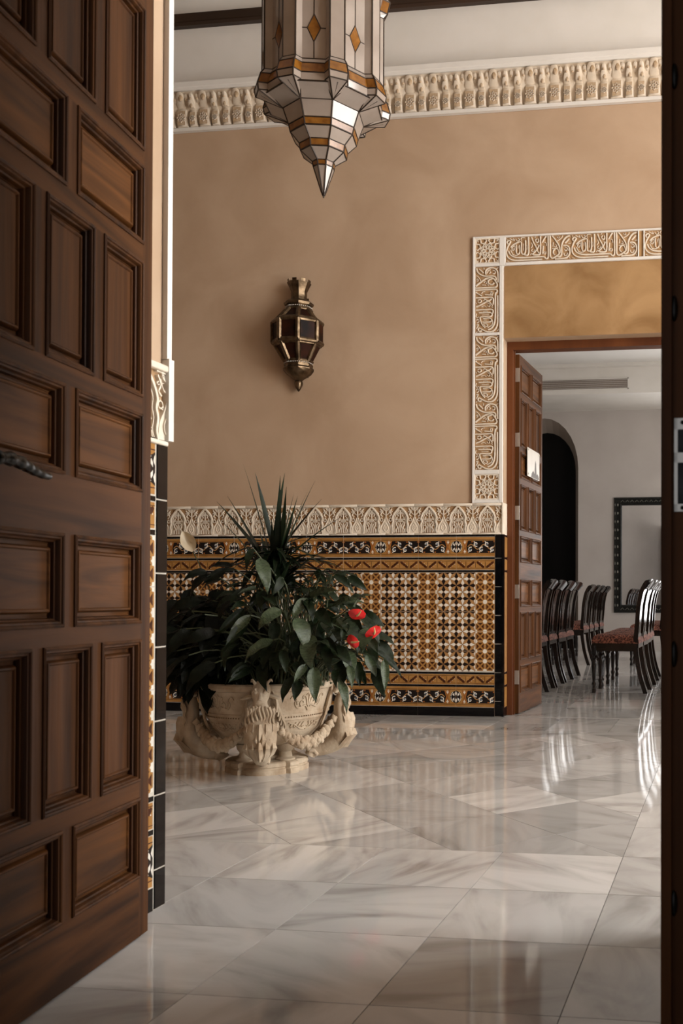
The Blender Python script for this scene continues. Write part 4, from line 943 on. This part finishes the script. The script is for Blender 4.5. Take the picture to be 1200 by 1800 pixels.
# ================================================================== PLANTS
def leaf_mesh(name, wd, droop, fold, mats, seed, lobes=0):
    b = MB(); n = 12; R = []
    for i in range(n+1):
        t = i/n; w_ = wd*.5*1.05*(math.sin(PI*t**.62)**.9*(1-t*t)**.25 if lobes == 0 else math.sin(PI*min(1, t*1.02)**.5)**.8)+.004
        if i == n: w_ = .002
        y = math.sin(t*1.25)/math.sin(1.25) if droop else t; z = -droop*t*t+droop*.25*math.sin(PI*t); wv = .016*math.sin(t*17+seed); v_ = .017*(1 if i % 2 else -1)*math.sin(PI*t)
        sw = .05*math.sin(t*2.4+seed)*t
        R.append([(-w_+sw, y-.02, z+fold*w_+wv), (-w_*.5+sw, y, z+fold*w_*.4+v_), (sw, y, z-.014), (w_*.5+sw, y, z+fold*w_*.4+v_), (w_+sw, y-.02, z+fold*w_-wv)])
    b.loft(R, False, False, 0, closed=False)
    return b.mesh(name, mats, 50)
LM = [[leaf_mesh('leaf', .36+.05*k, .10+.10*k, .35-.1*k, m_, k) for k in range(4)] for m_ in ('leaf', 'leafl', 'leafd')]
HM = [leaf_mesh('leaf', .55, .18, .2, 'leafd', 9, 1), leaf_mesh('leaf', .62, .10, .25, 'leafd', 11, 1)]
CAMP = Vector((0, 0, .84))
def leaf(base, tip, me, parent, wsc=1., roll=0., up=None):
    base, tip = Vector(base), Vector(tip); y = tip-base; L_ = y.length; y.normalize()
    n = up or (Vector((0, 0, 1))+(Vector((.35, -.75, 0)))); z = n-y*n.dot(y); z.normalize(); x = y.cross(z); 
    m = Matrix((x, y, z)).transposed().to_4x4() @ Matrix.Rotation(roll, 4, 'Y')
    o = link('leaf', me, parent); o.parent = None; o.parent = parent
    o.matrix_local = parent.matrix_world.inverted() @ Matrix.Translation(base) @ m @ Matrix.Diagonal((L_*wsc, L_, L_, 1)); return o
def at(e): bpy.context.view_layer.update(); return e
lily = at(empty('peace_lily', (-2.0, 4.36, .405))); tag(lily, 'broad-leaved peace lily filling the front of the stone planter', 'plant')
LV_ = [(-1.936,4.200,0.815, -1.737,4.120,0.893, 0.62,1), (-1.894,4.160,0.837, -1.925,4.080,0.747, 0.60,1), (-1.988,4.100,0.785, -2.065,4.020,0.721, 0.70,1), (-1.907,4.100,0.747, -1.830,4.020,0.636, 0.60,1), (-2.165,4.160,0.758, -2.227,4.080,0.650, 0.60,1), (-2.000,4.060,0.650, -2.110,3.980,0.577, 0.75,1), (-1.835,4.080,0.672, -1.820,4.000,0.538, 0.70,1), (-1.763,4.100,0.629, -1.737,4.020,0.543, 0.60,0), (-1.852,4.060,0.541, -1.863,3.980,0.471, 0.60,1), (-1.803,4.040,0.531, -1.760,3.960,0.396, 0.55,1), (-1.736,4.100,0.620, -1.631,4.020,0.563, 0.60,0), (-2.130,4.180,1.020, -2.052,4.100,0.888, 0.45,1), (-2.155,4.230,0.885, -2.220,4.150,0.862, 0.50,1), (-2.111,4.180,0.854, -2.007,4.100,0.817, 0.50,0), (-1.802,4.230,0.798, -1.649,4.150,0.846, 0.45,1), (-1.780,4.180,0.733, -1.714,4.100,0.659, 0.50,1), (-1.882,4.050,0.470, -1.853,3.970,0.396, 0.75,0), (-1.90,4.050,0.486, -1.925,3.970,0.395, 0.60,0), (-1.653,4.080,0.538, -1.611,4.000,0.465, 0.45,1), (-1.680,4.040,0.474, -1.616,3.960,0.371, 0.35,1), (-1.826,4.160,0.746, -1.684,4.080,0.711, 0.40,1), (-1.691,4.140,0.722, -1.684,4.060,0.652, 0.50,0), (-1.706,4.060,0.522, -1.685,3.980,0.466, 0.50,0), (-1.808,4.080,0.629, -1.729,4.000,0.663, 0.50,0), (-1.916,4.100,0.687, -1.905,4.020,0.631, 0.50,0), (-1.969,4.080,0.603, -1.912,4.000,0.516, 0.50,0), (-1.897,4.080,0.552, -1.868,4.000,0.508, 0.50,0)]
st = MB(); O_ = Vector((-2.05, 4.38, .42))
def lstem(mb, a, b, r_=.004):
    a, b = Vector(a), Vector(b); mid = (a+b)/2+Vector((0, 0, .10+.15*(b-a).length)); mb.tube(bez(a, mid, b, 6), r_, 5)
for i, (x0, y0, z0, x1, y1, z1, w_, k) in enumerate(LV_):
    leaf((x0, y0, z0), (x1, y1, z1), LM[k][i % 4], lily, w_/.66, random.uniform(-.35, .35)); lstem(st, O_+Vector((random.uniform(-.12, .12), random.uniform(-.1, .1), 0)), (x0, y0, z0))
for i in range(268):                                 # leaves behind and below, inner and left-hand shade put into their darker colours
    x = random.uniform(-2.58, -1.70); y = random.uniform(4.10, 4.66); z = random.uniform(.47, 1.0-abs(x+2.12)*.55)
    if i > 130: x = random.uniform(-2.40, -1.86); y = random.uniform(4.16, 4.5); z = random.uniform(.55, 1.0-abs(x+2.12)*.6)
    if i > 200: x = random.uniform(-2.50, -1.80); y = random.uniform(4.2, 4.55); z = random.uniform(.80, 1.10-abs(x+2.15)*.45)
    base = Vector((x, y, z)); d = base-Vector((-2.12, 4.42, .58)); d.normalize()
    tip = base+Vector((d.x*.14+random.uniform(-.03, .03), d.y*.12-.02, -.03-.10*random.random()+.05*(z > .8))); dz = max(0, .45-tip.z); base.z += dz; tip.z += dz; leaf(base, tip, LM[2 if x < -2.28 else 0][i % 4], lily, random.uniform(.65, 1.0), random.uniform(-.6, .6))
    if i % 2: lstem(st, O_+Vector((random.uniform(-.15, .15), random.uniform(-.12, .12), 0)), base, .0035)
st.v = [tuple(Vector(q)-lily.location) for q in st.v]; so_ = st.build('leaf_stalks', 'stem', lily, 60); so_['kind'] = 'stuff'
# spiky dracaena
dr = at(empty('spiky_dracaena', (-2.165, 4.42, .405))); tag(dr, 'tall spiky dracaena with narrow arching leaves rising above the planter', 'plant')
TIP = [(-2.251,4.250,1.468), (-2.269,4.400,1.449), (-2.067,4.250,1.412), (-2.045,4.250,1.425), (-2.132,4.450,1.385), (-1.956,4.300,1.338), (-1.896,4.250,1.385), (-1.951,4.450,1.321), (-1.715,4.150,1.213), (-2.468,4.400,1.310), (-2.358,4.300,1.325), (-2.359,4.200,1.224), (-2.046,4.350,1.341), (-1.980,4.250,1.316), (-1.787,4.150,1.014), (-1.826,4.200,0.972), (-1.842,4.300,1.082), (-2.484,4.350,0.919), (-2.557,4.400,0.896), (-2.458,4.400,0.943), (-2.299,4.200,1.009), (-2.027,4.450,0.906), (-1.936,4.200,0.972), (-2.144,4.400,0.813), (-2.152,4.300,0.895), (-2.053,4.250,1.010), (-2.135,4.300,1.219)]
for i in range(100):
    a = random.uniform(0, 2*PI); rr = random.uniform(.10, .42); TIP.append((-2.165+rr*math.cos(a), 4.42+rr*math.sin(a)*.8, random.uniform(.80, 1.26-rr*.6)))
hb = Vector((-2.160, 4.40, .93)); tk = MB(); tk.tube([(0, 0, 0), (.004, -.008, .25), (.005, -.02, .62)], [.016, .014, .012], 8); tk.build('trunk', 'stem', dr, 60)
for i, q in enumerate(TIP):
    tip = Vector(q); b0 = hb+Vector((random.uniform(-.015, .015), random.uniform(-.015, .015), random.uniform(-.10, .16))); hi = tip.z > b0.z+.12
    mid = b0+(tip-b0)*.5+Vector((0, 0, (.05 if hi else .20)*(tip-b0).length+(.02 if not hi else 0))); P = bez(b0, mid, tip, 9); b = MB(); R = []
    side = (tip-b0).cross(Vector((0, 0, 1))); side = side.normalized() if side.length > .05 else Vector((1, 0, 0)); side = (side+Vector((.6, .3, 0))).normalized() if hi else side
    for k, p_ in enumerate(P):
        t = k/9; w_ = .0150*(.55+.45*math.sin(PI*min(1, t*1.3)**.8))*(1 if t < .72 else max(.05, (1-t)/.28)); p_ = Vector(p_)-dr.location
        R.append([p_-side*w_+Vector((0, 0, w_*.25)), p_-Vector((0, 0, .001)), p_+side*w_+Vector((0, 0, w_*.25))])
    b.loft(R, False, False, closed=False); b.build('leaf', 'blade', dr, 70)
# anthurium with red flowers
an = at(empty('red_anthurium', (-1.93, 4.32, .405))); tag(an, 'anthurium with three glossy red flowers at the right of the planter', 'plant')
ast = MB()
for q, sx_, rr in (((-1.631, 4.10, .761), .036, .2), ((-1.570, 4.15, .679), .036, -.5), ((-1.632, 4.05, .645), .031, 1.0)):
    c = Vector(q); b = MB(); n = 12; cen = (0, 0, -.004)
    out = [(sx_*(1.0-.25*math.cos(t))*math.sin(t)*1.05, .004*math.sin(3*t), sx_*(-math.cos(t)*.95+.35*abs(math.cos(t/2))**6)) for t in [2*PI*k/n for k in range(n)]]
    b.loft([[(x*.45, y-.006, z*.45) for x, y, z in out], out], True, False)
    fl = b.build('flower_spathe', 'red', an, 60); fl.matrix_local = Matrix.Translation(c-an.location) @ Matrix.Rotation(.45, 4, 'Z') @ Matrix.Rotation(rr, 4, 'Y') @ Matrix.Rotation(.5, 4, 'X')
    b = MB().tube([(0, -.006, 0), (.006, -.02, .018), (.012, -.026, .042)], [.0045, .0045, .002], 6); sp2 = b.build('spadix', 'spadix', fl, 60)
    lstem(ast, Vector((-1.95, 4.30, .42)), c+Vector((0, .01, 0)), .003)
AL = [(-1.642,4.130,0.552, -1.590,4.050,0.456, 0.40), (-1.539,4.200,0.557, -1.500,4.120,0.431, 0.25), (-1.594,4.180,0.626, -1.542,4.100,0.559, 0.35), (-1.66, 4.15, .80, -1.60, 4.10, .87, .4), (-1.60, 4.16, .66, -1.535, 4.12, .60, .5), (-1.68, 4.12, .60, -1.63, 4.06, .50, .5), (-1.58, 4.2, .52, -1.53, 4.15, .40, .35), (-1.60, 4.18, .70, -1.62, 4.10, .62, .5), (-1.70, 4.10, .56, -1.66, 4.02, .45, .5), (-1.62, 4.2, .58, -1.56, 4.16, .49, .4)]
for i, (x0, y0, z0, x1, y1, z1, w_) in enumerate(AL):
    leaf((x0, y0, z0), (x1, y1, z1), LM[i % 2][i % 4], an, w_/.42, random.uniform(-.4, .4)); lstem(ast, Vector((-1.95, 4.30, .42)), (x0, y0, z0), .003)
ast.v = [tuple(Vector(q)-an.location) for q in ast.v]; ast.build('flower_stalks', 'stem', an, 60)['kind'] = 'stuff'
# dark heart-leaved plant on the left, with one cream flower
pd = at(empty('dark_philodendron', (-2.40, 4.45, .405))); tag(pd, 'near-black heart-leaved plant with a single cream flower at the left of the planter', 'plant')
pst = MB(); rng = random.Random(5)
HL = [((-2.60, 4.40, .88), (-2.63, 4.36, .70)), ((-2.46, 4.40, .88), (-2.46, 4.36, .72)), ((-2.40, 4.30, .46), (-2.39, 4.20, .375)), ((-2.68, 4.42, .60), (-2.76, 4.40, .55)), ((-2.66, 4.45, .50), (-2.75, 4.44, .46)), ((-2.62, 4.42, .48), (-2.72, 4.40, .36)), ((-2.52, 4.38, .50), (-2.55, 4.28, .42))]
for i in range(110):
    a = rng.uniform(0, 2*PI); rr = rng.uniform(.02, .25); z = rng.uniform(.46, .84); x = -2.47+rr*math.cos(a)*1.0; y = 4.43+rr*math.sin(a)*.85
    HL.append(((x, y, z), (x+.11*math.cos(a)+rng.uniform(-.04, .04), y+.10*math.sin(a)-.03, z-rng.uniform(.08, .16))))
for i, (p0, p1) in enumerate(HL):
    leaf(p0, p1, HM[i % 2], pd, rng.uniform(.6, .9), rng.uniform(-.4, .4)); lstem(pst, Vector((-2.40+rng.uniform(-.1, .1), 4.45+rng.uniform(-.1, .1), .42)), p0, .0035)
c = Vector((-2.675, 4.50, 1.117)); b = MB(); R = []
for i in range(9):
    t = i/8; w_ = .034*math.sin(PI*t**.85)**.8+.0015; R.append([(-w_, -.012*math.sin(PI*t), -.055+.12*t), (-w_*.5, .010*math.sin(PI*t), -.055+.12*t), (0, .016*math.sin(PI*t), -.055+.12*t), (w_*.5, .010*math.sin(PI*t), -.055+.12*t), (w_, -.012*math.sin(PI*t), -.055+.12*t)])
b.loft(R, closed=False); fl = b.build('flower_spathe', 'cream', pd, 70); fl.matrix_local = Matrix.Translation(c-pd.location) @ Matrix.Rotation(-.5, 4, 'Y') @ Matrix.Rotation(.5, 4, 'Z')
pst.tube(bez((-2.42, 4.45, .42), (-2.5, 4.47, .85), (-2.65, 4.50, 1.07), 8), .003, 5)
pst.v = [tuple(Vector(q)-pd.location) for q in pst.v]; pst.build('leaf_stalks', 'stem', pd, 60)['kind'] = 'stuff'
